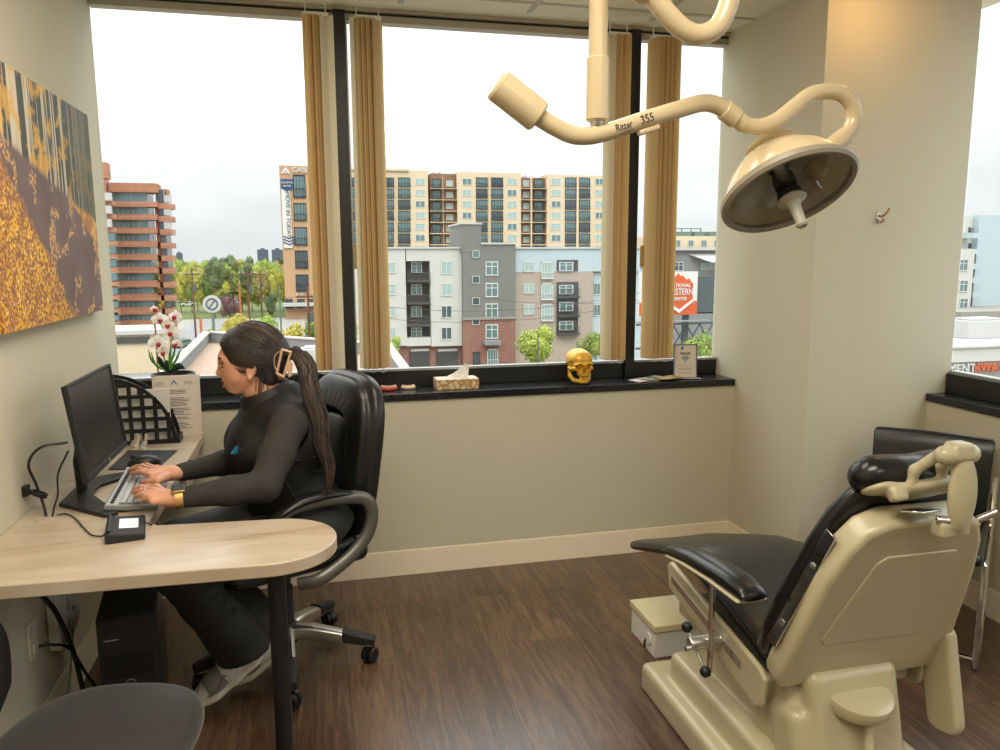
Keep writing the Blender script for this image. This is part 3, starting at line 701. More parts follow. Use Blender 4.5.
# ---- taupe / pale blue house
p = at(560, 300, 'Y', HY); B = empty('brick_townhouse', (p.x, HY, GZ), label='taupe brick house with a pale blue top storey and recessed balconies', cat='building'); BL = Vector(B.location)
facade(B, 'upper_wall', 515.5, 640, 248, 271, HY, 13, O['lblue']); facade(B, 'wall', 515.3, 592, 269, 370, HY+.03, 13, O['taupe'], GZ); facade(B, 'side_wall', 591, 640, 269.5, 370, HY+.6, 12, O['lblue'], GZ); facade(B, 'roof_edge', 515.5, 641, 247, 248.6, HY-.25, 14, O['cap'])
facade(B, 'balcony_bay', 557, 578, 282, 334, HY-.12, .3, O['dgrey']); facade(B, 'balcony_bay', 557, 578, 260, 271, HY-.12, .3, O['dgrey'])
for y in (267, 288.5, 309.5): pwin(B, 523.5, 534, y-5, y+5, HY, 3, 'frame', 'winl')
for y in (270, 291, 312): pwin(B, 541, 553, y-8, y+9, HY, 4, 'frame', 'winl')
for y in (266, 289, 306, 325): pwin(B, 559, 573, y-4, y+5, HY-.2, 3, 'frame', 'win')
for y in (268, 289, 310): pwin(B, 593.5, 600, y-6, y+6, HY+.6, 1, 'frame', 'win')
mb = MB()
for y in (296, 315, 333):
    q = at(557, y, 'Y', HY); r_ = at(578, y+1.6, 'Y', HY); mb.b2((q.x, HY-.9, r_.z), (r_.x, HY, q.z)); mb.b2((q.x, HY-.9, q.z+.9), (r_.x, HY-.85, q.z+1.))
    for k in range(14): x = q.x+(r_.x-q.x)*k/13; mb.b2((x-.02, HY-.88, q.z), (x+.02, HY-.85, q.z+.95))
o = mb.build('balcony', O['dgrey'], B, smooth=0); o.location = -BL
# ---- terracotta office block on the left (rounded stepped plan)
OY = 150.
p = at(140, 300, 'Y', OY); B = empty('office_block', (p.x, OY, GZ), label='orange brick office block with dark ribbon windows and stepped corners', cat='building'); BL = Vector(B.location)
def band(nm, x0, x1, y0, y1, Y, dep, m): return facade(B, nm, x0, x1, y0, y1, Y, dep, m)
band('core', 60, 107, 161, 340, OY-8, 10, O['terra']); band('core', 100, 157, 183, 340, OY+.6, 6, O['win']); band('corner_core', 155, 173.4, 190, 340, OY+1.6, 5, O['wind'])
facade(B, 'foot', 60, 173, 318, 345, OY+1, 6, O['terra'], GZ)
ys = [182.5, 201, 214, 227.5, 241, 254, 267, 281, 294.5, 308, 321]
for i, y in enumerate(ys):
    hgt = 10 if i == 0 else 6
    band('spandrel', 108, 157, y+(.0 if i else 0), y+hgt, OY, 4, O['terra'])
    if i: band('corner_spandrel', 156, 171.5+i*.25, y+2.5-.2*i, y+8-.2*i, OY+1.2, 4, O['terra'])
    band('near_spandrel', 60, 112.5+i*.6, y+1+(6-i)*-.4, y+hgt+(6-i)*-.4, OY-8.6, 2, O['terra']) if i else None
    if 0 < i < 4: band('curtained_window', 98, 111, y-8.6, y-.5, OY-9.4, 1, O['cap']); band('curtained_window', 163.5, 171, y-6, y+1.4, OY+1.3, 1, O['cap'])
    elif i: band('near_window', 90, 112.5+i*.6, y-8, y-.5, OY-8.6, 1, O['win'])
band('pier', 157.5, 163, 202, 325, OY+1.2, 1.4, O['terra2']); band('penthouse', 157, 167.5, 189, 198, OY+4, 3, O['terra']); band('plant_room', 60, 106.5, 161, 178, OY-8.4, 3, O['terra'])
mb = MB()
for i, y in enumerate(ys[:-1]):
    for k in range(9):
        q = at(113+k*5, y+8, 'Y', OY+.45); r_ = at(113+k*5, y+13, 'Y', OY+.45); mb.b2((q.x-.06, OY+.4, r_.z), (q.x+.06, OY+.6, q.z))
o = mb.build('window_mullions', O['parapet'], B, smooth=0); o.location = -BL
p = at(128, 330, 'Y', 112); B = empty('parking_structure', (p.x, 112, GZ), label='low beige parking structure in front of the orange office block', cat='building')
facade(B, 'wall', 84, 160, 333, 360, 112, 8, O['cream'], GZ); facade(B, 'opening', 96, 150, 338, 343, 111.7, .5, O['dgrey']); facade(B, 'parapet', 84, 161, 331.5, 334, 111.6, 9, O['cap'])
# ---- far towers
for i, (x0, x1, y0) in enumerate(((257, 268, 248.2), (271.5, 283, 248.2), (176, 181, 251.8))):
    Y = 900; a = at(x0, y0, 'Y', Y); b = at(x1, 262, 'Y', Y); e = empty('tower_block', ((a.x+b.x)/2, Y, GZ), label=('left of two hazy tower blocks on the horizon', 'right of two hazy tower blocks on the horizon, beside the tall apartment block', 'tiny roof above the far treeline beside the orange office block')[i], cat='building', group='hazy tower blocks on the horizon')
    w = b.x-a.x; MB().b2((-w/2, 0, 0), (w/2, 14, a.z-GZ-1.5)).b2((-w/5, 2, a.z-GZ-1.5), (w/5, 10, a.z-GZ)).build('body', O['tower'], e, smooth=0)
    mb = MB()
    for k in range(9):
        for j in range(6): mb.b2((-w/2+w*(j+.3)/6, -.2, a.z-GZ-3-k*2.6), (-w/2+w*(j+.7)/6, 0, a.z-GZ-1.9-k*2.6))
    mb.build('windows', O['win'], e, smooth=0)
# ---- lower flat roof next door
RZ = -3.5
e = empty('flat_roof_building', (-9, 40, GZ), label='low neighbouring building with gravel roof and pale parapet below the window', cat='building'); L1 = Vector(e.location)
c = [at(x, y, 'Z', RZ) for x, y in ((150, 386), (207, 331), (387, 343), (408, 372))]
out = [(q.x-L1.x, q.y-L1.y) for q in c]
MB().prism(out, 0, RZ-.75-GZ, 'XY').build('roof', O['gravel'], e, smooth=0)
for i in range(4):
    a = Vector(out[i]); b = Vector(out[(i+1) % 4]); d = (b-a).normalized(); n = Vector((d.y, -d.x)); L2 = (b-a).length; mid = (a+b)/2; an = math.atan2(d.y, d.x)
    MB().box((0, 0, RZ-.45-GZ), (L2+.3, .3, .75), (0, 0, 0)).build('parapet_wall', O['parapet'], e, smooth=0, loc=(mid.x, mid.y, 0)).rotation_euler.z = an
    MB().box((0, 0, RZ-.05-GZ), (L2+.5, .45, .1), (0, 0, 0)).build('parapet_cap', O['cap'], e, smooth=0, loc=(mid.x, mid.y, 0)).rotation_euler.z = an
for (x, y) in ((318, 362),):
    q = at(x, y, 'Z', RZ-.7); MB().b2((-.9, -.7, 0), (.9, .7, .8)).b2((-.7, -.5, .8), (.7, .5, .9)).build('roof_vent', O['cap'], e, loc=q-L1, bevel=.05)
# ---- trees
def crown_mesh(seed, c1, c2, n=2600, tall=1.0, spread=1.0, ls=.085):
    r = random.Random(seed); m = MB()
    blobs = [((0, 0, .0), .55)]+[((r.uniform(-.5, .5)*spread, r.uniform(-.5, .5)*spread, r.uniform(-.35, .5)*tall), r.uniform(.25, .42)) for _ in range(9)]
    for c, q in blobs[:6]: m.sphere(c, q*.82, 10)
    for i in range(n):
        c, q = r.choice(blobs); d = Vector((r.gauss(0, 1), r.gauss(0, 1), r.gauss(0, 1))).normalized(); p_ = Vector(c)+d*q*r.uniform(.8, 1.08)
        u = Vector((r.gauss(0, 1), r.gauss(0, 1), r.gauss(0, 1))).normalized(); v = d.cross(u).normalized(); w = (d+.7*u).cross(v).normalized(); s = ls*r.uniform(.5, 1.1)
        m.add([p_-v*s*.5, p_+w*s*.6, p_+v*s*.5, p_-w*s*.6], [(0, 1, 2, 3)])
    o = m.build('crown', leaf_mat('foliage_%d' % seed, dim(c1, .8), dim(c2, .8)), smooth=0, fixn=False); me = o.data; bpy.data.objects.remove(o); return me
CR = {'yellow': crown_mesh(1, srgb(164, 168, 62), srgb(206, 200, 96)), 'green': crown_mesh(2, srgb(96, 124, 52), srgb(150, 168, 84)), 'lime': crown_mesh(3, srgb(136, 158, 62), srgb(184, 192, 96)),
      'dark': crown_mesh(4, srgb(72, 92, 58), srgb(112, 130, 84), tall=1.5, spread=.8), 'purple': crown_mesh(5, srgb(96, 66, 70), srgb(130, 96, 96)), 'brown': crown_mesh(6, srgb(150, 140, 84), srgb(190, 176, 116))}
CG = {'yellow': 'yellow-green', 'green': 'mid green', 'lime': 'lime green', 'dark': 'dark evergreen', 'purple': 'purple-leaved', 'brown': 'olive brown'}
trunk = MB().tube([(0, 0, 0), (.02, 0, .5), (0, .02, 1)], [.035, .025, .012], 8).tube([(.01, 0, .45), (.12, .05, .75)], [.016, .008], 6).tube([(.0, 0, .5), (-.1, -.06, .8)], [.014, .008], 6)
to = trunk.build('trunk', O['wood'], fixn=False); TR = to.data; bpy.data.objects.remove(to)
def tree(px, ytop, Y, kind, wpx, label, group=None, base_z=GZ, hscale=None):
    t = at(px, ytop, 'Y', Y); H = t.z-base_z; w = at(px+wpx/2, ytop, 'Y', Y).x-at(px-wpx/2, ytop, 'Y', Y).x
    e = empty('tree', (t.x, Y, base_z), rg.uniform(0, 6), label=label, cat='tree', group=group)
    c = bpy.data.objects.new('crown', CR[kind]); COL.objects.link(c); c.parent = e; ch = hscale or min(H*(.52 if Y > 200 else .42), w*.8); c.scale = (w/1.75, w/1.75, ch); c.location = (0, 0, H-ch*.92)
    k = bpy.data.objects.new('trunk', TR); COL.objects.link(k); k.parent = e; k.scale = (H*.32, H*.32, H-ch); return e
LG = 'trees of the far park beyond the car park'
ORD = 'first second third fourth fifth sixth seventh eighth ninth tenth eleventh twelfth thirteenth fourteenth fifteenth sixteenth seventeenth eighteenth nineteenth twentieth'.split()
for row, (Y, yt, cnt) in enumerate(((520, 256, 16), (400, 257.5, 15), (300, 260, 14), (235, 264, 13))):
    for i in range(cnt):
        x = 152+(148 if row < 3 else 138)*(i+rg.random()*.6)/cnt; kind = rg.choice(['yellow', 'green', 'lime', 'dark', 'brown', 'lime'])
        tree(x, yt+rg.uniform(-1, 3.), Y, kind, (17, 19, 23, 26)[row]*rg.uniform(.9, 1.25), '%s tree, %s from the left in the %s row of the wooded park' % (CG[kind], ORD[i], ('hindmost', 'third', 'second', 'front')[row]), LG, hscale=(10, 9.5, 8.6, 7.4)[row])
tree(212, 262, 210, 'dark', 24, 'tall dark pine in the park, its tip above the round sign', None)
tree(246, 264, 215, 'dark', 22, 'dark evergreen in the park behind the tallest utility pole', None)
tree(229, 293, 190, 'purple', 22, 'small purple-leaved tree at the edge of the car park', None, hscale=3.5)
tree(271, 292, 160, 'dark', 17, 'small dark round tree at the foot of the tall apartment block', None, hscale=3.)
for (x, y, Y, k, w, lab) in ((229, 309, 84, 'yellow', 40, 'yellow-green street tree above the forehead of the woman'), (262, 311, 92, 'lime', 34, 'lime green street tree just above the hair of the woman'), (284, 318, 78, 'yellow', 46, 'broad yellow-green street tree above the ponytail of the woman'),
                             (314, 306, 98, 'green', 34, 'green street tree behind the left blind stack'), (346, 314, 70, 'lime', 30, 'light green tree behind the first window post'), (392, 334, 66, 'lime', 22, 'small light green tree beside the white apartment house'),
                             (536, 323, 88, 'lime', 48, 'yellow-green tree in front of the taupe brick house'), (596, 326, 92, 'green', 34, 'green tree beside the third blind stack'), (215, 326, 95, 'lime', 16, 'small shrub-like tree below the round sign'),
                             (702, 322, 62, 'green', 44, 'bushy green tree under the billboard'), (735, 318, 66, 'green', 50, 'bushy green tree between billboard and pillar'), (665, 338, 64, 'lime', 24, 'light green bush at the billboard foot'), (722, 345, 52, 'lime', 50, 'pale green bush low in the right pane'), (655, 318, 75, 'green', 30, 'green tree behind the fourth blind stack')):
    tree(x, y, Y, k, w, lab)
# ---- poles, wires, sign
def pole(px, y0, Y, m, r=.16, arm=True, label='', lean=0):
    t = at(px, y0, 'Y', Y); e = empty('utility_pole', (t.x, Y, GZ), label=label, cat='pole'); H = t.z-GZ
    MB().tube([(0, 0, 0), (lean, 0, H)], [r, r*.7], 8).build('post', m, e)
    if arm:
        MB().b2((-1.1, -.08, H-1.0), (1.1, .08, H-.8)).b2((-.9, -.06, H-2.2), (.9, .06, H-2.05)).build('crossarm', m, e)
        mb = MB()
        for x in (-1, -.5, .5, 1): mb.tube([(x, 0, H-.8), (x, 0, H-.55)], .06, 6)
        mb.build('insulators', O['cap'], e); MB().tube([(.3, -.2, H-3.3), (.3, -.2, H-2.4)], .22, 8).build('transformer', O['steel'], e)
    return e, Vector((t.x, Y, t.z))
P1 = pole(191.5, 268, 120, O['wood'], label='brown utility pole beyond the orchid')
P2 = pole(247, 267, 105, O['wood'], .15, label='tall brown utility pole behind the street trees')
P3 = pole(307.5, 287, 75, O['wood'], .15, label='brown utility pole beside the left blind stack')
P4 = pole(239, 283, 150, O['rust'], .22, False, label='short orange-brown pole beside the purple tree')
P5 = pole(260, 270, 160, O['wood'], .14, label='thin distant utility pole right of the tallest pole')
P6 = pole(279, 283, 110, O['green'], .13, False, label='green lamp post at the foot of the tall apartment block')
P7 = pole(200.5, 318, 60, O['rust'], .14, False, label='rusty pole right of the orchid')
P8 = pole(538, 334, 60, O['steel'], .08, False, label='slim dark lamp post in front of the taupe brick house')
def wire(a, b, sag, label, r=.02):
    pts = [a.lerp(b, t/10)-Vector((0, 0, sag*4*(t/10)*(1-t/10))) for t in range(11)]
    MB().tube(pts, r, 5).build('power_line', O['wire'], label=label, cat='wire', group='power lines over the street')
for dz, w in ((.6, 'upper'), (1.8, 'lower')):
    wire(P1[1]-Vector((0, 0, dz)), P2[1]-Vector((0, 0, dz)), 1.2, '%s power line between the orchid pole and the tallest pole' % w)
    wire(P2[1]-Vector((0, 0, dz)), P3[1]-Vector((0, 0, dz)), 1.5, '%s power line between the tallest pole and the pole at the blind' % w)
    wire(P3[1]-Vector((0, 0, dz)), at(640, 288+dz*8, 'Y', 60), 1.6, '%s power line crossing the grey and taupe houses' % w)
wire(at(470, 296, 'Y', 70), at(640, 300, 'Y', 64), .5, 'power line level across the taupe house')
wire(at(193, 315, 'Y', 60), P7[1], .1, 'short white cable to the rusty pole', .03)
SY = 62.; t = at(212, 304, 'Y', SY); e = empty('street_sign', (t.x, SY, GZ), label='round white sign with a diagonal slash in a ring on a green pole', cat='sign'); H = t.z-GZ; r = 8.2*SY/770
mb = MB(); mb.lathe([(0, -.06), (r, -.06), (r, .06), (0, .06)], (0, 0, H), (0, -1, 0), 40); mb.build('disc', O['cap'], e)
mb = MB(); mb.lathe([(r*.52, .07), (r*.68, .07), (r*.68, .1), (r*.52, .1)], (0, 0, H), (0, -1, 0), 40, closed=True); mb.box((0, -.09, H), (r*1.15, .03, r*.15), (0, -math.radians(52), 0)); mb.build('slash_symbol', O['steel'], e)
MB().tube([(0, .1, 0), (0, .1, H)], .11, 8).build('post', O['green'], e)
# ---- cars
def car_proto():
    e = empty('car', (0, 0, 0)); body = [(-2.2, .35), (-2.2, .75), (-1.9, .9), (-1.3, .95), (-.8, 1.4), (.7, 1.42), (1.4, .98), (2.1, .85), (2.25, .6), (2.25, .35)]
    MB().prism(body, -.85, .85, 'XZ').build('body', mat('car_paint', srgb(200, 204, 206), .25, coat=.6), e, bevel=.08)
    gl = MB().prism([(-1.15, .98), (-.75, 1.33), (.62, 1.35), (1.15, .98)], -.87, .87, 'XZ').build('windows', O['wind'], e)
    mb = MB()
    for x in (-1.4, 1.4):
        for y in (-.8, .8): mb.lathe([(0, -.1), (.33, -.1), (.33, .1), (0, .1)], (x, y, .33), (0, 1, 0), 16)
    mb.build('wheels', O['blinkers'], e); return e
cp = car_proto(); paints = [mat('car_paint', c, .25, coat=.6) for c in (srgb(206, 210, 212), srgb(150, 158, 166), srgb(70, 76, 84), srgb(150, 60, 52), srgb(92, 110, 96))]
cars = [(183, 347, .9, 4, 'dark green car on the road beside the orchid'), (181, 297, .2, 0, 'silver car in the car park left of the brown pole'), (196, 301, .2, 1, 'grey car in the car park right of the brown pole'), (188, 306, .2, 0, 'pale car second row of the car park'), (200, 294, .2, 3, 'red car at the back of the car park'),
        (262, 298, 1.2, 0, 'white car driving on the far street'), (270, 296, 1.2, 0, 'pale van-like car near the tall apartment block'), (176, 303, .2, 1, 'grey car near the office block'), (241, 305, 1., 2, 'dark car on the street behind the purple tree')]
for i, (x, y, rz, c, lab) in enumerate(cars):
    o = cp if i == 0 else copy_tree(cp); q = at(x, y, 'Z', GZ+.1); o.location = q; o.rotation_euler.z = rz
    o['label'] = lab; o['category'] = 'car'; o['group'] = 'parked and passing cars in the street'
    for ch in o.children:
        if ch.name.startswith('body'):
            ch.data = ch.data.copy(); ch.data.materials[0] = paints[c]
# ---- right pane: pale block, grey hall, billboard
PY = 125.; p = at(700, 300, 'Y', PY); B = empty('warehouse', (p.x, PY, GZ), label='grey hall with cream top storey and long white awning behind the billboard', cat='building')
facade(B, 'wall', 655, 800, 248, 330, PY, 20, O['parapet'], GZ); facade(B, 'upper_wall', 655, 800, 236, 249.5, PY+2, 18, O['cream']); facade(B, 'ledge', 655, 800, 248, 250, PY-1, 3, O['cap'])
for x in (672.5, 688, 701, 714, 723): pwin(B, x, x+(8 if x < 675 else 5.5), 240, 246.5, PY+2, 1, 'frame', 'win')
a = at(690, 254, 'Y', PY); b = at(790, 262, 'Y', PY-3); mb = MB(); BL = Vector(B.location)
mb.add([Vector((a.x-.4, PY, a.z))-BL, Vector((b.x, PY, a.z))-BL, Vector((b.x, PY-3, b.z))-BL, Vector((a.x+2.6, PY-3, b.z))-BL], [(0, 1, 2, 3)]); mb.build('awning', O['cap'], B, solid=.15, smooth=0)
pwin(B, 674, 683, 262, 271, PY, 3, 'frame', 'wind')
for x in (701, 711, 723): pwin(B, x, x+9, 263, 270, PY, 1, 'frame', 'winl')
mb = MB()
for x in (674, 684, 697, 712): q = at(x, 233.5, 'Y', PY+6)-BL; mb.b2(q-Vector((1, 1, 1.5)), q+Vector((1, 1, .3)))
q = at(672, 229, 'Y', PY+6)-BL; mb.b2(q, q+Vector((6, .2, .15)))
for k in range(4): mb.b2(q+Vector((k*1.9, 0, -2)), q+Vector((k*1.9+.12, .2, 0)))
mb.build('rooftop_units', O['green'], B, smooth=0)
BY = 68.; a = at(640, 272, 'Y', BY); b = at(696.5, 314.5, 'Y', BY); e = empty('billboard', ((a.x+b.x)/2, BY, GZ), label='white and orange billboard with a mountain shield emblem on steel posts', cat='billboard'); w = (b.x-a.x)/2; L1 = Vector(e.location)
MB().b2((-w, 0, b.z-GZ), (w, .3, a.z-GZ)).build('panel', O['bwhite'], e, smooth=0)
cx = at(679, 290, 'Y', BY).x-L1.x; Zt = a.z-GZ; Zb = b.z-GZ; S = (a.z-b.z)
sk = [(-w, 0), (-w, .30*S), (-w*.6, .26*S), (cx-2.2, .30*S), (cx+1.8, .27*S), (w-.9, .33*S), (w-.8, .42*S), (w-.5, .42*S), (w-.45, .33*S), (w, .31*S), (w, 0)]
MB().prism(sk, -.04, 0, 'XZ').build('skyline_band', O['orange'], e, smooth=0, loc=(0, 0, Zb))
u = S*.118; sh = [(-2.9, 1.1), (-2.3, 1.9), (-1.9, 1.7), (-.3, 3.5), (.2, 2.9), (.6, 3.1), (1.5, 2.2), (2.0, 2.5), (2.9, 1.4), (2.9, -2.2), (0, -4.3), (-2.9, -2.2)]
MB().prism([(x*u, z*u) for x, z in sh], -.10, -.04, 'XZ').build('shield', O['orange'], e, smooth=0, loc=(cx, 0, Zb+S*.55))
MB().prism([(-2.95*u, -2.1*u), (0, -4.3*u), (2.95*u, -2.1*u), (2.95*u, -1.5*u), (0, -3.6*u), (-2.95*u, -1.5*u)], -.14, -.10, 'XZ').build('shield_edge', O['bwhite'], e, smooth=0, loc=(cx, 0, Zb+S*.55))
for (s_, z_, h_, sx_) in (('NATIONAL', 1.1, .85, .95), ('WESTERN', -.15, 1.55, .72), ('CENTER', -1.5, .8, .95)):
    text('shield_lettering', s_, h_*u*1.15, frame(Vector((cx, -.16, Zb+S*.55+z_*u))+L1, (1, 0, 0), (0, 0, 1)), O['bwhite'], e, ext=.01, font_bold=.01, sx=sx_)
MB().b2((w+.2, .8, Zb), (w+2.8, 1.1, Zt-.5)).b2((w-.2, .3, Zb+.2), (w+2.6, .9, Zt-.8)).build('rear_panel', O['steel'], e, smooth=0)
mb = MB()
for x in (cx-.5, cx+1.2, w-1): mb.tube([(x, .6, 0), (x, .6, Zb+.5)], .22, 8)
for k in range(6): mb.tube([(cx-3+k*1.4, .6, Zb-3.2), (cx-1.6+k*1.4, .6, Zb-1)], .07, 5); mb.tube([(cx-3+k*1.4, .6, Zb-1), (cx-1.6+k*1.4, .6, Zb-3.2)], .07, 5)
mb.b2((-w, .5, Zb-1), (w+2.5, .7, Zb-.8)).b2((-w, .5, Zb-3.3), (w+2.5, .7, Zb-3.1)).build('post_frame', O['steel'], e)
MB().b2((-w-.5, -.9, Zb-.6), (w+1, -.1, Zb-.5)).build('catwalk', O['parapet'], e, smooth=0)
# ---- through the right window
QY = 95.; p = at(975, 280, 'Y', QY); B = empty('white_apartment_house', (p.x, QY, GZ), label='white apartment house with small balconies seen through the right window', cat='building')
facade(B, 'wall', 952, 985, 217, 330, QY, 18, O['white'], GZ); facade(B, 'tower_wall', 980, 1090, 215, 330, QY-1, 20, O['lblue'], GZ); facade(B, 'wing', 940, 968, 249, 330, QY-3, 10, O['white'], GZ)
for i, y in enumerate((230, 246, 261, 275, 290)): pwin(B, 967, 976, y-3, y+3, QY, 1, 'frame', 'wind'); facade(B, 'balcony', 973, 981, y+3, y+8, QY-2.4, 2.4, O['lblue'])
for y in (265, 286, 304, 320): pwin(B, 959.5, 967, y-6, y+6, QY-3, 3, 'frame', 'win')
facade(B, 'car_deck', 962, 1090, 312, 333, QY-10, 9, O['concrete'], GZ)
RQ = 46.; a = at(940, 346, 'Y', RQ); b = at(1100, 380, 'Y', RQ); B = empty('shop_building', ((a.x+b.x)/2, RQ, GZ), label='low white shop building with red and white sign lettering below the right window', cat='building'); w = (b.x-a.x)/2; H = a.z-GZ
MB().b2((-w, 0, 0), (w, 16, H-.5)).build('roof', O['cap'], B, smooth=0); MB().b2((-w, -.3, H-1.2), (w, .3, H)).b2((-w, -.5, H-.15), (w, .5, H)).build('parapet', O['white'], B, smooth=0)
q = at(962, 369, 'Y', RQ-.4); text('sign_lettering', 'MENT', .9, frame(q, (1, 0, 0), (0, 0, 1)), O['cap'], B, ext=.04, font_bold=.02); text('sign_lettering', 'RWAY', .9, frame(q+Vector((1.75+.6, 0, 0)), (1, 0, 0), (0, 0, 1)), O['orange'], B, ext=.04, font_bold=.02)
MB().b2((-w, -.2, 0), (w, .1, H-1.2)).build('front', O['concrete'], B, smooth=0)
q = at(975, 347, 'Y', RQ+8)-Vector(B.location); MB().b2((-1.8, -1, 0), (1.8, 1, 1.5)).b2((-1.5, -.8, 1.5), (1.5, .8, 1.7)).build('roof_vent', O['cap'], B, loc=(q.x, 8, H-.5), bevel=.05)
tree(962, 322, 80, 'green', 16, 'dark green tree before the white apartment house in the right window', hscale=3)
for i, (x, y) in enumerate(((978, 336), (990, 338), (1000, 336))):
    o = copy_tree(cp); o.location = at(x, y, 'Z', GZ+.1); o.rotation_euler.z = .3; o['label'] = ('dark car first of the row beyond the right window', 'silver car second of the row beyond the right window', 'pale car third of the row beyond the right window')[i]; o['category'] = 'car'
    for ch in o.children:
        if ch.name.startswith('body'): ch.data = ch.data.copy(); ch.data.materials[0] = paints[(2, 1, 0)[i]]
# ================================================================ desk and chairs
def arc(cx, cy, r, a0, a1, n): return [(cx+r*math.cos(math.radians(a0+(a1-a0)*i/n)), cy+r*math.sin(math.radians(a0+(a1-a0)*i/n))) for i in range(n+1)]
DZ = .74
D = empty('desk', (-.5, 2.3, 0), label='L-shaped desk with pale veined laminate top and rounded end on a black post leg', cat='desk')
out = [(-.878, 1.945)]+arc(-.145, 2.098, .175, -88, 82, 20)+[(-.30, 2.285), (-.47, 2.30), (-.5, 2.33), (-.5, 3.505), (-.878, 3.505)]
MB().prism(out, DZ-.036, DZ).build('worktop', M_['lam'], D, bevel=.003, w=1)
MB().tube([(-.130, 2.00, .16), (-.130, 2.00, DZ-.036)], .0235, 20).tube([(-.130, 2.00, 0), (-.130, 2.00, .18)], .0195, 20).lathe([(.0, 0), (.045, 0), (.045, .006), (.0, .006)], (-.130, 2.00, DZ-.042)).build('leg', M_['black'], D, w=1)
MB().b2((-.86, 3.12, .58), (-.53, 3.49, DZ-.036)).build('drawer_box', M_['lam'], D, w=1, bevel=.003)
for i in range(1):
    DR = MB().b2((-.531, 3.125, .585), (-.522, 3.485, .70)).build('drawer', M_['lam'], D, w=1, bevel=.002)
MB().tube([(-.50, 3.29, .64), (-.50, 3.40, .64)], .004, 8).tube([(-.525, 3.29, .64), (-.50, 3.29, .64)], .004, 8).tube([(-.525, 3.40, .64), (-.50, 3.40, .64)], .004, 8).build('handle', M_['steel'], DR, w=1)
MB().lathe([(0, 0), (.032, 0), (.032, .003), (.0, .003)], (-.80, 2.44, DZ)).build('grommet', M_['lam'], D, w=1)
# ---- black leather office chair
HX, HYC = -.16, 2.81
CH = empty('office_chair', (HX, HYC, 0), label='high-backed black leather office chair on a silver five-star base, the woman sits on it', cat='office chair')
for i, a in enumerate((-13, -85, -157, 131, 59)):
    a = math.radians(a); d = Vector((math.cos(a), math.sin(a), 0)); n = Vector((-d.y, d.x, 0)); c = Vector((HX, HYC, 0))
    rings = []
    for t, wd, z0, z1 in ((.02, .030, .10, .155), (.10, .028, .10, .15), (.2, .024, .085, .128), (.29, .021, .07, .105), (.325, .018, .066, .098)):
        p = c+d*t; rings.append([p+n*wd+Vector((0, 0, z0)), p+n*wd+Vector((0, 0, z1-.008)), p+n*wd*.6+Vector((0, 0, z1)), p-n*wd*.6+Vector((0, 0, z1)), p-n*wd+Vector((0, 0, z1-.008)), p-n*wd+Vector((0, 0, z0))])
    lg = MB().loft(rings).build('base_leg', M_['pewter'] if 0 else M_['steel'], CH, w=1, bevel=.003, smooth=60)
    rings = []
    for t, wd, z0, z1 in ((.215, .0255, .088, .131), (.29, .0225, .075, .110), (.332, .019, .072, .1)):
        p = c+d*t; rings.append([p+n*wd+Vector((0, 0, z0)), p+n*wd+Vector((0, 0, z1-.006)), p+n*wd*.6+Vector((0, 0, z1)), p-n*wd*.6+Vector((0, 0, z1)), p-n*wd+Vector((0, 0, z1-.006)), p-n*wd+Vector((0, 0, z0))])
    MB().loft(rings).build('leg_cap', M_['blackm'], lg, w=1, bevel=.002)
    p = c+d*.312; q = Vector((math.cos(a+1.1), math.sin(a+1.1), 0)); s_ = Vector((-q.y, q.x, 0)); mb = MB()
    for s in (-1, 1): mb.lathe([(0, -.010), (.024, -.010), (.029, -.006), (.029, .006), (.024, .010), (0, .010)], p+s_*.014*s+Vector((0, 0, .030)), s_, 24)
    mb.tube([p+Vector((0, 0, .045)), p+Vector((0, 0, .075))], .008, 8)
    mb.lathe([(.030, -.006), (.034, -.006), (.034, .006), (.030, .006)], p+Vector((0, 0, .030)), s_, 24, closed=True)
    mb.build('caster', M_['black'], lg, w=1)
MB().lathe([(.0, .085), (.045, .085), (.048, .15), (.034, .16), (.034, .30), (.028, .30), (.028, .41), (0, .41)], (HX, HYC, 0)).build('gas_lift', M_['blackm'], CH, w=1)
def chl(x, y, z):   # chair-local (forward = -x) to world, turned 24 degrees
    a = math.radians(24); return Vector((HX+x*math.cos(a)-y*math.sin(a), HYC+x*math.sin(a)+y*math.cos(a), z))
Rc = Euler((0, 0, math.radians(24))).to_matrix()
MB().box(chl(0, 0, .40), (.30, .22, .03), Rc).build('tilt_plate', M_['blackm'], CH, w=1, bevel=.006)
S = Sdf((-.65, 2.35, .33), (.35, 3.25, .56), .006)
S.box(chl(-.01, 0, .455), (.25, .245, .035), .035, Rc, k=.01)
S.box(chl(-.02, 0, .49), (.22, .19, .028), .028, Rc, k=.012)
for s in (-1, 1): S.cone(chl(-.2, .215*s, .485), chl(.18, .215*s, .49), .028, .028, k=.008)
S.cone(chl(-.235, -.19, .465), chl(-.235, .19, .465), .04, .04, k=.012)
S.build('seat', M_['leather'], CH)
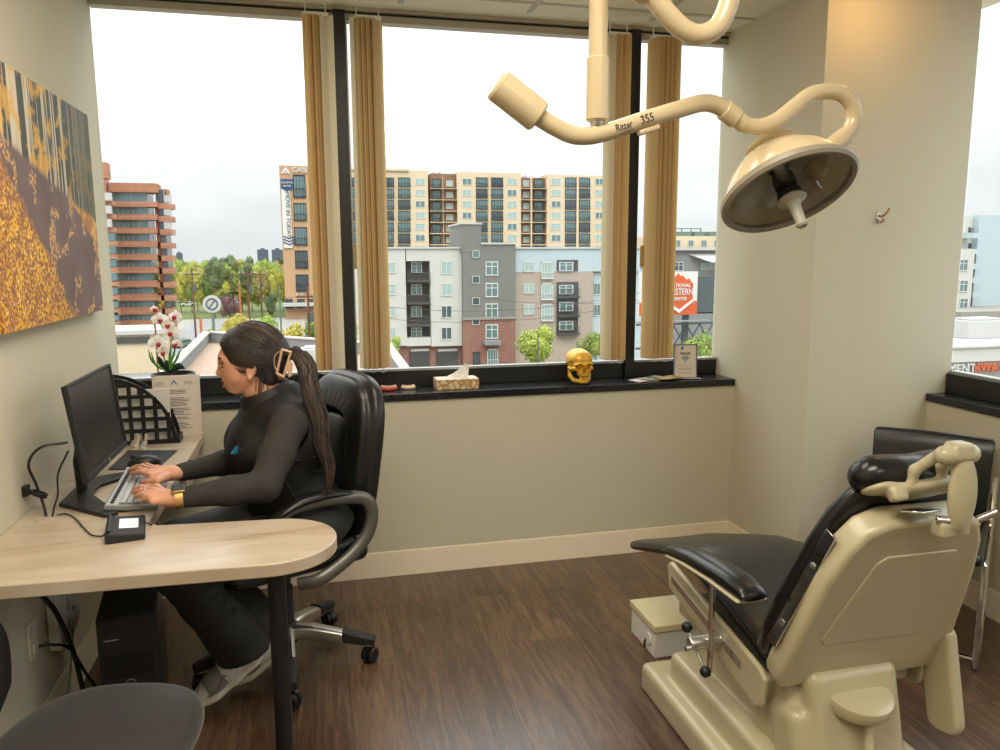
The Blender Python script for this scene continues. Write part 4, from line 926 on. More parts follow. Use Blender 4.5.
# backrest: upright, leaning 10 degrees; local frame
bc = chl(.245, 0, .782); tl = math.radians(9)
Rb = Rc@Euler((0, tl, 0)).to_matrix()
def bk(x, y, z): return bc+Rb@Vector((x, y, z))
S = Sdf((-.25, 2.45, .42), (.45, 3.30, 1.16), .0055)
S.sup(bk(.022, 0, -.005), (.042, .252, .305), Rb, 3.6, k=.006)
S.sup(bk(-.012, 0, .02), (.050, .232, .262), Rb, 3.2, k=.004)
S.sup(bk(-.045, 0, -.04), (.045, .150, .200), Rb, 4, k=.002, op='s')
S.sup(bk(-.010, 0, -.045), (.046, .143, .192), Rb, 3.2, k=.002)
for s in (-1, 1):
    for i in range(12): z = -.17+.031*i; S.cone(bk(-.066, s*.165, z), bk(-.060, s*.205, z+.008), .0025, .0015, k=.010, op='s')
for i in range(7): y = -.12+.04*i; S.cone(bk(-.066, y*.8, .175), bk(-.060, y*1.05, .222-abs(y)*.15), .0025, .0015, k=.010, op='s')
for z in (.06, -.06): S.cone(bk(-.060, -.13, z), bk(-.060, .13, z), .003, .003, k=.010, op='s')
S.build('backrest', M_['leather'], CH)
MB().tube([chl(.18, 0, .41), chl(.27, 0, .42), chl(.30, 0, .52), bk(.06, 0, -.12)], .022, 10, sub=4).build('back_bracket', M_['blackm'], CH, w=1)
for s, nm in ((-1, 'near'), (1, 'far')):
    def ap(x, z, o=0): return chl(x, s*(.265+o), z)
    loop = [ap(-.10, .655), ap(-.05, .678), ap(.02, .685), ap(.10, .682), ap(.20, .665), ap(.235, .61), ap(.215, .53), ap(.14, .46), ap(.03, .41), ap(-.03, .395, -.04)]
    AR = MB().tube(loop, [.014, .017, .018, .018, .019, .019, .019, .019, .019, .018], 14, sub=6, flat=1.3).build('armrest', M_['pewter'], CH, w=1)
    pad = [ap(-.13, .645), ap(-.10, .67), ap(-.04, .695), ap(.03, .703), ap(.10, .702), ap(.17, .688)]
    MB().tube(pad, [.012, .026, .030, .030, .027, .012], 14, sub=5, flat=.55).build('arm_pad', M_['leather'], AR, w=1)
# ---- guest chair in the lower left corner
G = empty('visitor_chair', (-.565, 1.66, 0), label='dark charcoal padded chair cut off by the lower left corner, under the desk end', cat='chair')
S = Sdf((-.9, 1.2, .38), (-.2, 2.05, .50), .006)
S.sup((-.525, 1.70, .430), (.222, .275, .036), Euler((0, 0, math.radians(-10))).to_matrix(), 2.7, k=.01)
S.build('seat', mat('charcoal_fabric', srgb(36, 34, 31), .45, sheen=.3, bump=.1, bscale=300), G)
S = Sdf((-.87, 1.3, .40), (-.68, 2.08, .84), .006)
S.box((-.785, 1.70, .60), (.022, .26, .13), .022, rot=(0, math.radians(-8), 0), k=.01); S.ell((-.77, 1.70, .59), (.038, .292, .15), rot=(0, math.radians(-8), 0), k=.02)
S.build('backrest', mat('charcoal_backrest', srgb(38, 37, 36), .5), G)
for x in (-.66, -.36):
    for y in (1.52, 1.84):
        MB().tube([(x, y, 0), (x*.97-.015, y, .42)], .011, 10).build('leg', M_['blackm'], G, w=1)
MB().tube([(-.60, 1.55, .42), (-.74, 1.56, .43), (-.79, 1.58, .55)], .01, 8).tube([(-.60, 1.80, .42), (-.74, 1.80, .43), (-.79, 1.80, .55)], .01, 8).build('back_support', M_['blackm'], G, w=1)
# ---- black sled-base chair in the far right corner
G = empty('guest_chair', (2.36, 2.48, 0), label='black sled-base chair with chrome frame tucked in the corner behind the dental chair', cat='chair')
fd = Vector((-.74, -.67, 0)).normalized(); sd = Vector((-fd.y, fd.x, 0))   # forward, side
cb = Vector((2.47, 2.63, 0))
def gp(f, s, z): return cb+fd*f+sd*s+Vector((0, 0, z))
rings = []
for z, f, w_, dp in ((.40, .02, .205, .02), (.42, .015, .213, .035), (.58, -.0, .218, .03), (.70, -.02, .220, .03), (.748, -.035, .222, .028), (.762, -.04, .214, .015)):
    rings.append([gp(f+.010*(0 if abs(t) > .9 else 1-t*t)*0+dp*.5*math.copysign(1, q), w_*t, z+(.006*(1-t*t) if z > .74 else 0)) for q, ts in ((1, [i/5-1 for i in range(11)]), (-1, [1-i/5 for i in range(11)])) for t in ts])
MB().loft(rings).build('backrest', M_['leather2'], G, w=1, bevel=.004)
S = Sdf((1.9, 2.1, .36), (2.7, 2.9, .48), .007); S.box(gp(.26, 0, .42), (.24, .23, .022), .02, Matrix((fd, sd, Vector((0, 0, 1)))).transposed(), k=.01); S.build('seat', M_['leather2'], G)
for s in (-1, 1):
    MB().tube([gp(-.045, .235*s, .60), gp(-.0, .235*s, .50), gp(.02, .235*s, .44), gp(.10, .235*s, .40), gp(.42, .235*s, .40), gp(.47, .235*s, .37), gp(.47, .235*s, .05), gp(.45, .235*s, .012), gp(.40, .235*s, .012), gp(.02, .235*s, .012), gp(-.03, .235*s, .03), gp(-.01, .235*s, .25), gp(.01, .235*s, .42)], .011, 10, sub=3).build('side_frame', M_['chrome'], G, w=1)
MB().tube([gp(.40, -.235, .014), gp(.40, .235, .014)], .010, 8).build('crossbar', M_['chrome'], G, w=1)
# ================================================================ dental chair
CX = 1.375
DC = empty('dental_chair', (CX, 1.95, 0), label='beige and black upholstered dental chair facing the window, its shell back toward the camera', cat='dental chair')
S = Sdf((.98, 1.20, -.02), (1.76, 2.42, .42), .008)
S.box((1.315, 1.92, .02), (.258, .42, .075), .02, k=.006)
S.box((1.325, 1.90, .095), (.212, .335, .088), .022, k=.008)
for z, hx, hy in ((.21, .175, .25), (.27, .155, .20)): S.box((1.36, 1.93, z), (hx, hy, .07), .026, k=.014)
S.box((1.36, 1.93, -.06), (.5, .6, .06), .001, k=.001, op='s')
S.build('base', M_['beige'], DC, relax=2)
# lift arm and rear column (towards the camera)
S = Sdf((1.1, 1.2, -.02), (1.76, 2.0, .46), .007)
Rl = Euler((math.radians(-14), 0, 0)).to_matrix()
S.box((1.33, 1.62, .19), (.135, .075, .24), .03, Rl, k=.015)
S.box((1.29, 1.74, .27), (.125, .10, .10), .03, k=.02)
S.box((1.20, 1.62, .16), (.05, .06, .17), .03, Rl, k=.02)
S.cone((1.335, 1.55, .31), (1.30, 1.47, .04), .012, .018, k=.006)
S.box((1.33, 1.63, -.06), (.5, .6, .06), .001, k=.001, op='s')
S.build('lift_column', M_['beige'], DC, relax=2)
MB().lathe([(0, -.03), (.065, -.03), (.086, -.02), (.092, 0), (.088, .014), (.07, .022), (.0, .024)], (1.335, 1.60, .362), (0, -.2, 1), 40).build('pivot_cover', M_['beige'], DC, w=1)
MB().lathe([(0, 0), (.014, 0), (.014, .003), (.006, .003), (.006, -.001), (0, -.001)], (1.222, 1.525, .10), (-.3, -1, 0), 20).box((1.222, 1.53, .10), (.05, .006, .05), (0, 0, math.radians(12))).build('lock_plate', M_['steel'], DC, w=1, bevel=.001)
# seat frame and side rails
MB().b2((1.15, 1.72, .30), (1.61, 2.26, .37)).build('seat_frame', M_['beige'], DC, w=1, bevel=.02, seg=4)
for s in (-1, 1):
    x = CX+s*.248; po = [(2.28, .47), (2.26, .488), (1.72, .405), (1.685, .385), (1.70, .30), (1.73, .285), (2.26, .395)]
    MB().prism(po, x-.009, x+.009, 'YZ').build('side_rail', M_['beige'], DC, w=1, bevel=.006, seg=3)
    po = [(2.24, .425), (2.24, .447), (1.80, .378), (1.80, .352)]
    MB().prism(po, x+s*.008-.003, x+s*.008+.004, 'YZ').build('rail_strip', M_['chrome'], DC, w=1)
# upholstered seat and leg section: lofted superellipses
def sell(c, u, n, a, b, e=3.2, m=32, top=0):
    r = []
    for k in range(m):
        t = 2*PI*k/m; x = math.copysign(abs(math.cos(t))**(2/e), math.cos(t)); y = math.copysign(abs(math.sin(t))**(2/e), math.sin(t))
        dip = -top*max(0, 1-x*x)*(1 if y > 0 else 0)
        r.append(Vector(c)+Vector(u)*a*x+Vector(n)*(b*y+dip))
    return r
X1 = Vector((1, 0, 0))
def loft_pad(sts, name, m, parent, top=0, e=3.2):
    """sts: (y, z, half width, half thickness); rounded ends"""
    P = [Vector((s[4] if len(s) > 4 else CX, s[0], s[1])) for s in sts]; rings = []
    for i, s in enumerate(sts):
        T = (P[min(i+1, len(P)-1)]-P[max(i-1, 0)]).normalized(); N_ = X1.cross(T); N_ = N_ if N_.z > 0 else -N_
        if i == 0 or i == len(sts)-1:
            o = -T if i == 0 else T
            seq = [(1, 1, 0), (.985, .8, .45), (.94, .45, .85), (.85, .08, 1.05)]; seq = seq if i else seq[::-1]
            for fa, fb, d in seq: rings.append(sell(P[i]+o*d*s[3], X1, N_, s[2]*fa, s[3]*fb, e, top=top*fb))
        else: rings.append(sell(P[i], X1, N_, s[2], s[3], e, top=top))
    return MB().loft(rings).build(name, m, parent, w=1, smooth=70)
loft_pad([(1.74, .405, .225, .035), (1.80, .425, .228, .036), (1.95, .465, .232, .036), (2.10, .497, .232, .036), (2.22, .508, .228, .036), (2.32, .494, .218, .034), (2.45, .455, .210, .032), (2.60, .405, .202, .030), (2.73, .362, .196, .028)], 'seat_upholstery', M_['leather2'], DC, top=.012)
# backrest
d_ = Vector((0, -.36, .933)); nf = Vector((0, .933, .36)); B0 = Vector((CX, 1.635, .385))
def bp(s, x, n): return B0+d_*s+X1*x+nf*n
out2 = [(-.245, 0), (.245, 0), (.25, .03), (.25, .07), (.205, .36), (.18, .46), (.15, .515), (.10, .54), (-.10, .54), (-.16, .515), (-.195, .46), (-.225, .36), (-.255, .07), (-.255, .03)]
def slab(name, outl, n0, n1, m, bev, seg=4, **k):
    n = len(outl); vs = [bp(z, x, n0) for x, z in outl]+[bp(z, x, n1) for x, z in outl]
    fs = [tuple(range(n)), tuple(range(2*n-1, n-1, -1))]+[(i, n+i, n+(i+1) % n, (i+1) % n) for i in range(n)]
    return MB().add(vs, fs).build(name, m, k.pop('par', DC), w=1, bevel=bev, seg=seg, smooth=50, **k)
BS = slab('back_shell', out2, 0, .075, M_['beige'], .015)
ins = [(-.165, .155), (.135, .155), (.148, .17), (.122, .425), (.11, .44), (-.085, .44), (-.11, .42), (-.18, .175)]
slab('back_panel', ins, -.004, .01, M_['beige'], .003, par=BS, label='raised inset panel of the backrest shell')
rings = []
for s, w, t in ((.005, .20, .012), (.012, .235, .03), (.05, .262, .042), (.14, .262, .045), (.28, .245, .043), (.40, .222, .04), (.50, .195, .036), (.56, .16, .028), (.585, .12, .014), (.59, .07, .004)):
    rings.append(sell(bp(s, 0, .105), X1, nf, w, t, 3.0, 36, top=.01))
MB().loft(rings).build('back_upholstery', M_['leather2'], DC, w=1, smooth=70)
for s in (-1, 1):
    a = bp(.11, s*.263, .062); b = bp(.47, s*.205, .062); u = (b-a).normalized(); M = frame((a+b)/2, u, nf)
    SS = MB().box((0, 0, 0), ((b-a).length, .036, .005), M=M).build('side_strip', M_['chrome'], DC, w=1, bevel=.001, label='polished steel side strip')
    mb = MB()
    for t in (-.30, .22): mb.lathe([(0, 0), (.008, 0), (.009, .002), (.006, .0035), (0, .0035)], M@Vector((t*(b-a).length, 0, s*-.002)), M.to_3x3()@Vector((0, 0, 1 if (M.to_3x3()@Vector((0, 0, 1))).x*s > 0 else -1)), 16)
    mb.build('strip_bolt', M_['steel'], SS, w=1)
# left armrest on its post
loft_pad([(1.715, .620, .040, .022, 1.083), (1.78, .624, .045, .027, 1.083), (1.85, .622, .045, .026, 1.08), (1.98, .612, .042, .026, 1.073), (2.08, .595, .036, .023, 1.068), (2.13, .582, .030, .017, 1.065)], 'arm_pad', M_['leather2'], DC, e=2.5)
loft_pad([(1.715, .602, .046, .008, 1.085), (1.85, .603, .050, .009, 1.082), (2.0, .592, .045, .009, 1.073), (2.12, .570, .034, .008, 1.067)], 'arm_tray', M_['beige'], DC, e=2.5)
MB().tube([(1.085, 1.915, .29), (1.085, 1.915, .60)], .0085, 14).build('arm_post', M_['chrome'], DC, w=1)
MB().lathe([(0, -.005), (.018, -.005), (.020, 0), (.020, .055), (.024, .06), (.024, .10), (0, .10)], (1.03, 1.93, .375), (1, 0, .02), 24).build('post_clamp', M_['steel'], DC, w=1)
CLV = MB().tube([(1.045, 1.965, .385), (1.045, 1.88, .33)], .005, 10).tube([(1.015, 1.93, .36), (1.04, 1.93, .36)], .008, 10).build('clamp_lever', M_['steel'], DC, w=1)
for c in ((1.045, 1.985, .398), (1.045, 1.865, .32)): MB().sphere(c, .0165, 20).build('lever_knob', M_['black'], CLV, w=1)
# right armrest, lowered
S = Sdf((1.58, 1.50, .12), (1.78, 1.90, .56), .006)
S.box((1.60, 1.605, .375), (.034, .052, .145), .032, Euler((math.radians(-13), 0, 0)).to_matrix(), k=.01); S.build('lowered_arm', M_['beige'], DC, relax=2)
# headrest
HC = Vector((CX-.02, 1.50, .985))
S = Sdf((1.17, 1.34, .88), (1.60, 1.66, 1.10), .0045)
Rh = Euler((math.radians(-28), math.radians(-4), 0)).to_matrix()
hp = lambda x, y, z: HC+Rh@Vector((x, y, z))
S.chain([hp(-.095, .0, .012), hp(-.05, .0, .0), hp(0, 0, -.004), hp(.05, 0, .0), hp(.105, 0, .010)], [.058, .060, .058, .056, .050], k=.02, sq=(Rh@Vector((0, 0, 1)), .80))
S.build('headrest_pad', M_['leather2'], DC, relax=2)
S = Sdf((1.17, 1.32, .84), (1.62, 1.66, 1.12), .0045)
S.chain([hp(-.095, -.01, -.020), hp(-.03, -.012, -.036), hp(.03, -.012, -.036), hp(.10, -.01, -.020)], [.045, .050, .050, .045], k=.015, sq=(Rh@Vector((0, 0, 1)), .38))
S.box(hp(-.085, -.045, -.045), (.02, .016, .016), .008, Rh, k=.006); S.box(hp(.05, -.04, -.045), (.018, .014, .014), .006, Rh, k=.006)
S.build('headrest_cradle', M_['beige'], DC)
J = Vector((CX-.01, 1.375, 1.065))
S = Sdf((1.2, 1.28, .88), (1.55, 1.56, 1.13), .004)
for x in (-.055, .035):
    S.chain([hp(x, -.045, -.038), hp(x*.8, -.075, .0), J+Vector((-.005+x*.5, .015, .0))], [.013, .012, .013], k=.010)
S.chain([hp(-.055, -.055, -.03), hp(.035, -.055, -.03)], [.011, .011], k=.008)
S.cone(J+Vector((-.035, 0, 0)), J+Vector((.03, 0, 0)), .022, .022, k=.006); S.box(J+Vector((0, -.0, .008)), (.024, .022, .020), .008, k=.006)
S.build('headrest_fork', M_['beige'], DC)
S = Sdf((1.3, 1.28, .84), (1.52, 1.48, 1.12), .004)
S.ell((CX+.0, 1.365, .975), (.036, .018, .088), k=.006); S.box((CX-.005, 1.372, 1.045), (.018, .014, .03), .008, k=.012); S.box((CX-.005, 1.385, .892), (.038, .02, .018), .006, k=.01)
S.build('headrest_link', M_['beige'], DC)
MB().box((CX-.05, 1.425, .922), (.085, .055, .006), (math.radians(-10), math.radians(8), math.radians(24))).tube([(CX-.045, 1.385, .915), (CX-.02, 1.37, .915)], .010, 12).build('mounting_bracket', M_['chrome'], DC, w=1, bevel=.002)
MB().tube([bp(.50, .17, .03), bp(.53, .205, .02)], .009, 12).build('release_knob', M_['chrome'], DC, w=1)
# ---- step box
B = empty('storage_box', (1.28, 2.60, 0), label='small white floor box with a beige lid between the chair base and window wall', cat='box')
MB().b2((1.187, 2.50, 0), (1.40, 2.725, .115)).build('body', M_['white'], B, w=1, bevel=.004)
MB().b2((1.181, 2.493, .105), (1.41, 2.732, .133)).build('lid', mat('lid_beige', srgb(212, 200, 158), .5), B, w=1, bevel=.004)
MB().lathe([(0, 0), (.022, 0), (.022, .004), (0, .004)], (1.187, 2.555, .055), (-1, 0, 0), 20).build('knob', M_['white'], B, w=1)
MB().tube([(1.184, 2.575, .045), (1.178, 2.575, .03), (1.18, 2.575, .01)], .004, 8).build('latch', M_['black'], B, w=1)
# ================================================================ examination light
LY = 1.6; YA = lambda x, z: (x, LY, z)
E_ = empty('examination_light', (.593, LY, CEI), label='cream dental examination light on a ceiling pole with curved tube arm and counterweight', cat='dental light')
MB().tube([(.593, LY, CEI), (.593, LY, 1.895)], .0195, 24).build('ceiling_pole', M_['cream'], E_, w=1)
MB().lathe([(0, 0), (.019, 0), (.0235, .004), (.0235, .127), (.0195, .13), (0, .13)], (.593, LY, 1.782), n=28).build('pole_sleeve', M_['cream'], E_, w=1)
MB().lathe([(0, 0), (.009, 0), (.014, .010), (.014, .018), (0, .018)], (.593, LY, 1.766), n=20).build('swivel_joint', M_['steel'], E_, w=1)
MB().lathe([(0, 0), (.075, 0), (.075, .02), (.06, .04), (0, .04)], (.593, LY, CEI-.04), n=32).build('ceiling_canopy', M_['cream'], E_, w=1)
arm = [YA(.455, 1.792), YA(.500, 1.768), YA(.545, 1.752), YA(.60, 1.757), YA(.70, 1.789), YA(.79, 1.817), YA(.835, 1.829), YA(.870, 1.826), YA(.905, 1.808), YA(.940, 1.787)]
SA = MB().tube(arm, .0185, 24, sub=6).build('support_arm', M_['cream'], E_, w=1)
MB().lathe([(0, 0), (.021, 0), (.0225, .002), (.0225, .034), (.021, .036), (0, .036)], (.888, LY, 1.818), (.80, 0, -.50), 24).build('arm_collar', M_['cream'], E_, w=1)
arm2 = [YA(.915, 1.802), YA(.945, 1.787), YA(.98, 1.785), YA(1.02, 1.800), YA(1.065, 1.833), YA(1.10, 1.857), YA(1.14, 1.867), YA(1.18, 1.863), YA(1.208, 1.842), YA(1.218, 1.812), YA(1.208, 1.785), YA(1.185, 1.762), YA(1.155, 1.742)]
MB().tube(arm2, .0175, 24, sub=6).build('curved_arm', M_['cream'], E_, w=1)
MB().lathe([(0, 0), (.0185, 0), (.0215, .003), (.0215, .04), (.0185, .043), (0, .043)], (1.198, LY, 1.772), (-.8, 0, -.6), 24).build('arm_collar', M_['cream'], E_, w=1)
MB().lathe([(0, -.002), (.030, 0), (.034, .004), (.034, .105), (.030, .11), (0, .11)], (.465, LY, 1.786), (-.82, 0, .57), 32).build('counterweight', M_['cream'], E_, w=1)
MB().box((.71, LY-.002, 1.768), (.05, .02, .012), (0, -math.radians(18), 0)).build('arm_stop', M_['cream'], E_, w=1, bevel=.004)
MT = frame((.668, LY-.0188, 1.7785), (.095, 0, .031), (-.031, 0, .095))
text('maker_lettering', 'Ritter', .021, MT@Matrix.Translation((-.022, 0, 0)), M_['ink'], SA, ext=.0006, sx=.8)
text('maker_lettering', '355', .025, MT@Matrix.Translation((.033, 0, 0)), M_['ink'], SA, ext=.0006, sx=.85)
MB().box((-.022, -.0125, 0), (.035, .0012, .0008), M=MT).build('lettering_rule', M_['ink'], SA, w=1)
hc = Vector((1.052, LY, 1.655)); ax = Vector((.30, -.34, -.89)).normalized()     # opening direction of the bowl
ax = Vector((.08, -.55, -.86)).normalized()
dome = [(.0, -.102), (.05, -.099), (.052, -.094), (.085, -.078), (.114, -.050), (.136, -.018), (.148, .006), (.148, .010), (.138, .008), (.12, -.014), (.09, -.04), (.05, -.06), (0, -.064)]
LB = MB().lathe(dome, hc, ax, 56).build('lamp_bowl', M_['cream'], E_, w=1, smooth=40)
MB().lathe([(.138, .004), (.148, .002), (.154, .008), (.154, .018), (.148, .024), (.138, .022)], hc, ax, 56, closed=True).build('bowl_rim', mat('rim_grey_beige', srgb(150, 142, 124), .35), LB, w=1, smooth=40)
mb = MB(); fac = []
nr, na = 5, 22
for i in range(nr):
    for k in range(na):
        r0 = .025+.11*i/nr; r1 = .025+.11*(i+1)/nr; z = lambda r: -.05+.052*(r/.15)**2
        q = Vector((0, 0, 1)).rotation_difference(ax).to_matrix(); a0 = 2*PI*k/na; a1 = 2*PI*(k+1)/na
        mb.add([q@Vector((r*math.cos(a), r*math.sin(a), z(r)))+hc for r, a in ((r0, a0), (r1, a0), (r1, a1), (r0, a1))], [(0, 1, 2, 3)])
mb.build('reflector', mat('faceted_mirror', (.62, .61, .60, 1), .2, metal=.3), LB, w=1, smooth=0)
MB().lathe([(0, .016), (.138, .016), (.138, .0175), (0, .0175)], hc, ax, 48).build('front_glass', glass_mat('lamp_glass', (.9, .9, .88, 1), .04), E_, w=1)
MB().lathe([(0, -.03), (.024, -.03), (.026, -.005), (.022, .012), (.028, .018), (.028, .030), (.020, .034), (0, .034)], hc, ax, 32).build('bulb_shield', M_['black'], E_, w=1)
MB().lathe([(0, .03), (.030, .032), (.033, .038), (.018, .046), (.0135, .055), (.0115, .092), (.0135, .104), (.010, .108), (0, .108)], hc, ax, 32).build('handle', mat('handle_grey', srgb(176, 172, 158), .4), E_, w=1)
MB().lathe([(0, -.118), (.055, -.118), (.058, -.115), (.058, -.108), (.05, -.104), (.05, -.085), (0, -.085)], hc, ax, 32).build('vent_cap', M_['cream'], LB, w=1)
S = Sdf((1.05, 1.50, 1.62), (1.25, 1.70, 1.80), .004); S.chain([(1.165, LY, 1.748), (1.135, LY, 1.722), (1.13, LY, 1.70)], [.0175, .022, .03], k=.01); S.build('yoke', M_['cream'], E_)
# second arm of the ceiling track (only its loop shows at the top edge)
E2 = empty('ceiling_arm', (.70, LY+.1, CEI), label='thick cream tube loop hanging from the ceiling beside the light pole', cat='ceiling arm')
z_ = lambda px, py: at(px, py, 'Y', LY-.1)
pts = [Vector((.62, LY-.1, CEI-.02)), z_(630, -40), z_(652, -6), z_(668, 15), z_(684, 30), z_(700, 35), z_(717, 27), z_(727, 8), z_(731, -15), z_(728, -60), Vector((.95, LY-.1, CEI-.02))]
MB().tube(pts, .0205, 24, sub=6).build('tube_loop', M_['cream'], E2, w=1)
for x in (.62, .95): MB().lathe([(0, 0), (.05, 0), (.05, .02), (0, .02)], (x, LY-.1, CEI-.02), n=28).build('mount', M_['cream'], E2, w=1)
# ================================================================ the seated woman
skin = mat('skin', srgb(214, 158, 128), .5, spec=.4, sss=.12, noise=.05, nscale=30)
lipm = mat('lips', srgb(168, 92, 84), .45); browm = mat('brow_hair', srgb(38, 26, 22), .7)
hairm = mat('dark_hair', srgb(34, 26, 23), .36, spec=.6, noise=.5, nscale=9, stretch=(1.5, 14, 14), bump=.9, bscale=26, bdist=.006)
hairl = mat('brown_hair', srgb(80, 60, 48), .34, spec=.6)
vestm = mat('vest_black', srgb(13, 15, 15), .6, sheen=.0, bump=.15, bscale=120)
sleevem = mat('shirt_charcoal', srgb(46, 44, 40), .85, sheen=.0, bump=.35, bscale=260)
trousm = mat('trousers_black', srgb(24, 25, 24), .7, sheen=.05, bump=.15, bscale=60, bdist=.004)
PR = empty('person', (-.06, 2.76, 0), label='woman in black vest typing in profile, dark ponytail held by a beige claw clip', cat='person')
HY_ = 2.70
def H(px, py, dy=0):   # point of the head: profile position seen at px,py on her mid plane, then moved sideways
    p = at(px, py, 'Y', HY_); p.y += dy; return p
V = Vector
# joints
shN, elN, wrN = V((-.105, 2.575, .955)), V((-.178, 2.41, .802)), V((-.425, 2.36, .797))
shF, elF, wrF = V((-.17, 2.87, .945)), V((-.25, 2.90, .775)), V((-.475, 2.655, .795))
hpN, knN, anN = V((-.04, 2.66, .565)), V((-.46, 2.50, .52)), V((-.275, 2.585, .17))
hpF, knF, anF = V((-.07, 2.87, .565)), V((-.50, 2.76, .52)), V((-.215, 2.73, .16))
def fingers(S, wr, kn, tips, th, r=.0085):
    """kn: four knuckles, tips: four tips, th: thumb points"""
    pc = sum(kn, V((0, 0, 0)))/4
    S.cone(wr, wr.lerp(pc, .35), .023, .026, k=.012, sq=((0, 0, 1), .72))
    for k_ in kn: S.cone(wr.lerp(pc, .25), k_, .020, .0115, k=.012)
    for i, (a, b) in enumerate(zip(kn, tips)):
        mid = a.lerp(b, .5)+V((0, 0, .009)); q = mid.lerp(b, .55)+V((0, 0, .001)); rr = r*(.86 if i == 3 else 1)
        S.chain([a, mid, q, b], [rr*1.08, rr*.98, rr*.92, rr*.82], k=.0035)
    S.chain(th, [.015, .012, .0098, .0085], k=.007)
S = Sdf((-.68, 2.30, .04), (.14, 3.0, 1.28), .0036)
# head
S.ell(H(254, 351), (.088, .070, .092), k=.01)                       # cranium
S.ell(H(236, 362), (.058, .058, .075), (0, .0, 0), k=.02)           # face
S.ell(H(237, 379), (.044, .046, .045), k=.018)                      # jaw
S.ell(H(232.5, 389), (.0165, .02, .0135), k=.012)                   # chin
for s in (-1, 1): S.ell(H(240, 374, .038*s), (.030, .020, .030), k=.014); S.cone(H(252, 376, .050*s), H(238, 390, .022*s), .014, .012, k=.014)
S.ell(H(223.5, 357), (.012, .042, .013), k=.012)                    # brow ridge
for s in (-1, 1): S.ell(H(224, 364, .030*s), (.016, .017, .012), k=.008, op='s')
for s in (-1, 1): S.ell(H(227.8, 364.5, .031*s), (.0135, .0155, .0125), k=.003)
S.cone(H(222.3, 361), H(219.6, 371.5), .0075, .0110, k=.006); S.ell(H(218.9, 373), (.0115, .0120, .0092), k=.004)
for s in (-1, 1): S.ell(H(222.2, 374.3, .0105*s), (.0095, .0072, .0068), k=.004)
S.ell(H(224.0, 380.8), (.0098, .019, .0068), k=.003); S.ell(H(225.5, 386.2), (.0098, .017, .0066), k=.003)
S.cone(H(222.5, 383.6, -.02), H(222.5, 383.6, .02), .0022, .0022, k=.003, op='s')
for s in (-1, 1):
    S.ell(H(253, 367, .071*s), (.0175, .009, .030), (math.radians(-10*s), math.radians(14), 0), k=.004)
    S.ell(H(252.5, 366, .080*s), (.010, .006, .018), (0, math.radians(14), 0), k=.004, op='s'); S.ell(H(251.4, 374.5, .074*s), (.009, .006, .010), k=.004)
S.chain([H(255, 372), H(260, 390), V((-.135, 2.71, 1.0))], [.050, .050, .062], k=.02)
# trunk under the clothes, arms, legs
S.chain([V((-.15, 2.71, .98)), V((-.15, 2.72, .86)), V((-.10, 2.75, .70)), V((-.06, 2.77, .58))], [.07, .11, .10, .12], k=.04)
S.cone((-.11, 2.60, .95), (-.17, 2.84, .95), .05, .05, k=.03)
for a, b, c in ((shN, elN, wrN), (shF, elF, wrF)): S.chain([a, b, c], [.040, .034, .0225], k=.02)
for a, b, c in ((hpN, knN, anN), (hpF, knF, anF)): S.chain([a, b, b.lerp(c, .8)], [.075, .055, .034], k=.03)
# near (left) hand on the keyboard, far (right) hand
zk = .789
kn = [at(150.5, 490, 'Z', .808), at(149.5, 493.5, 'Z', .811), at(151, 497.5, 'Z', .808), at(153.5, 501.5, 'Z', .800)]
tp = [at(134, 489.5, 'Z', zk), at(132.8, 493, 'Z', zk), at(135.2, 497, 'Z', zk), at(141, 501, 'Z', zk)]
fingers(S, wrN, kn, tp, [wrN.lerp(kn[0], .35)+V((0, .012, -.006)), at(157, 487.5, 'Z', .795), at(148, 487, 'Z', .788), at(142, 487.3, 'Z', .785)])
kn = [at(152, 476, 'Z', .806), at(150.5, 472.3, 'Z', .81), at(152.5, 469.6, 'Z', .808), at(156, 468, 'Z', .80)]
tp = [at(131.5, 474, 'Z', zk), at(129, 470.6, 'Z', zk), at(132, 467.8, 'Z', zk), at(139, 466.3, 'Z', zk)]
fingers(S, wrF, kn, tp, [wrF.lerp(kn[0], .35)+V((0, -.014, -.004)), at(157.5, 481, 'Z', .795), at(149.5, 482, 'Z', .789), at(144, 481.5, 'Z', .787)])
chinX = H(226, 384)
def pick(C):
    m = np.zeros(len(C)); 
    a = H(224.2, 381); b = H(225.8, 386)
    for q in (a, b):
        d = ((C[:, 0]-q.x)/.0085)**2+((C[:, 1]-q.y)/.021)**2+((C[:, 2]-q.z)/.0058)**2; m[d < 1.25] = 1
    for s in (-1, 1):
        q = H(221.8, 357.3, .030*s); d = ((C[:, 0]-q.x)/.014)**2+((C[:, 1]-q.y)/.017)**2+((C[:, 2]-(q.z+.0))/.0034)**2; m[d < 1] = 2
        q = H(223.4, 365.6, .031*s); d = ((C[:, 0]-q.x)/.012)**2+((C[:, 1]-q.y)/.014)**2+((C[:, 2]-q.z)/.0026)**2; m[d < 1] = 2
    return m
S.build('body', [skin, lipm, browm], PR, pick=pick)
mb = MB()
for s in (-1, 1):
    for i in range(9):
        y = -.011+.0028*i; p = H(222.6, 365.8, .031*s); p.y += y; p.x += abs(y)*.35; mb.tube([p, p+V((-.006, 0, -.0022)), p+V((-.009, 0, -.0015))], [.0006, .0005, .0002], 4)
mb.build('eyelashes', browm, PR, w=1)
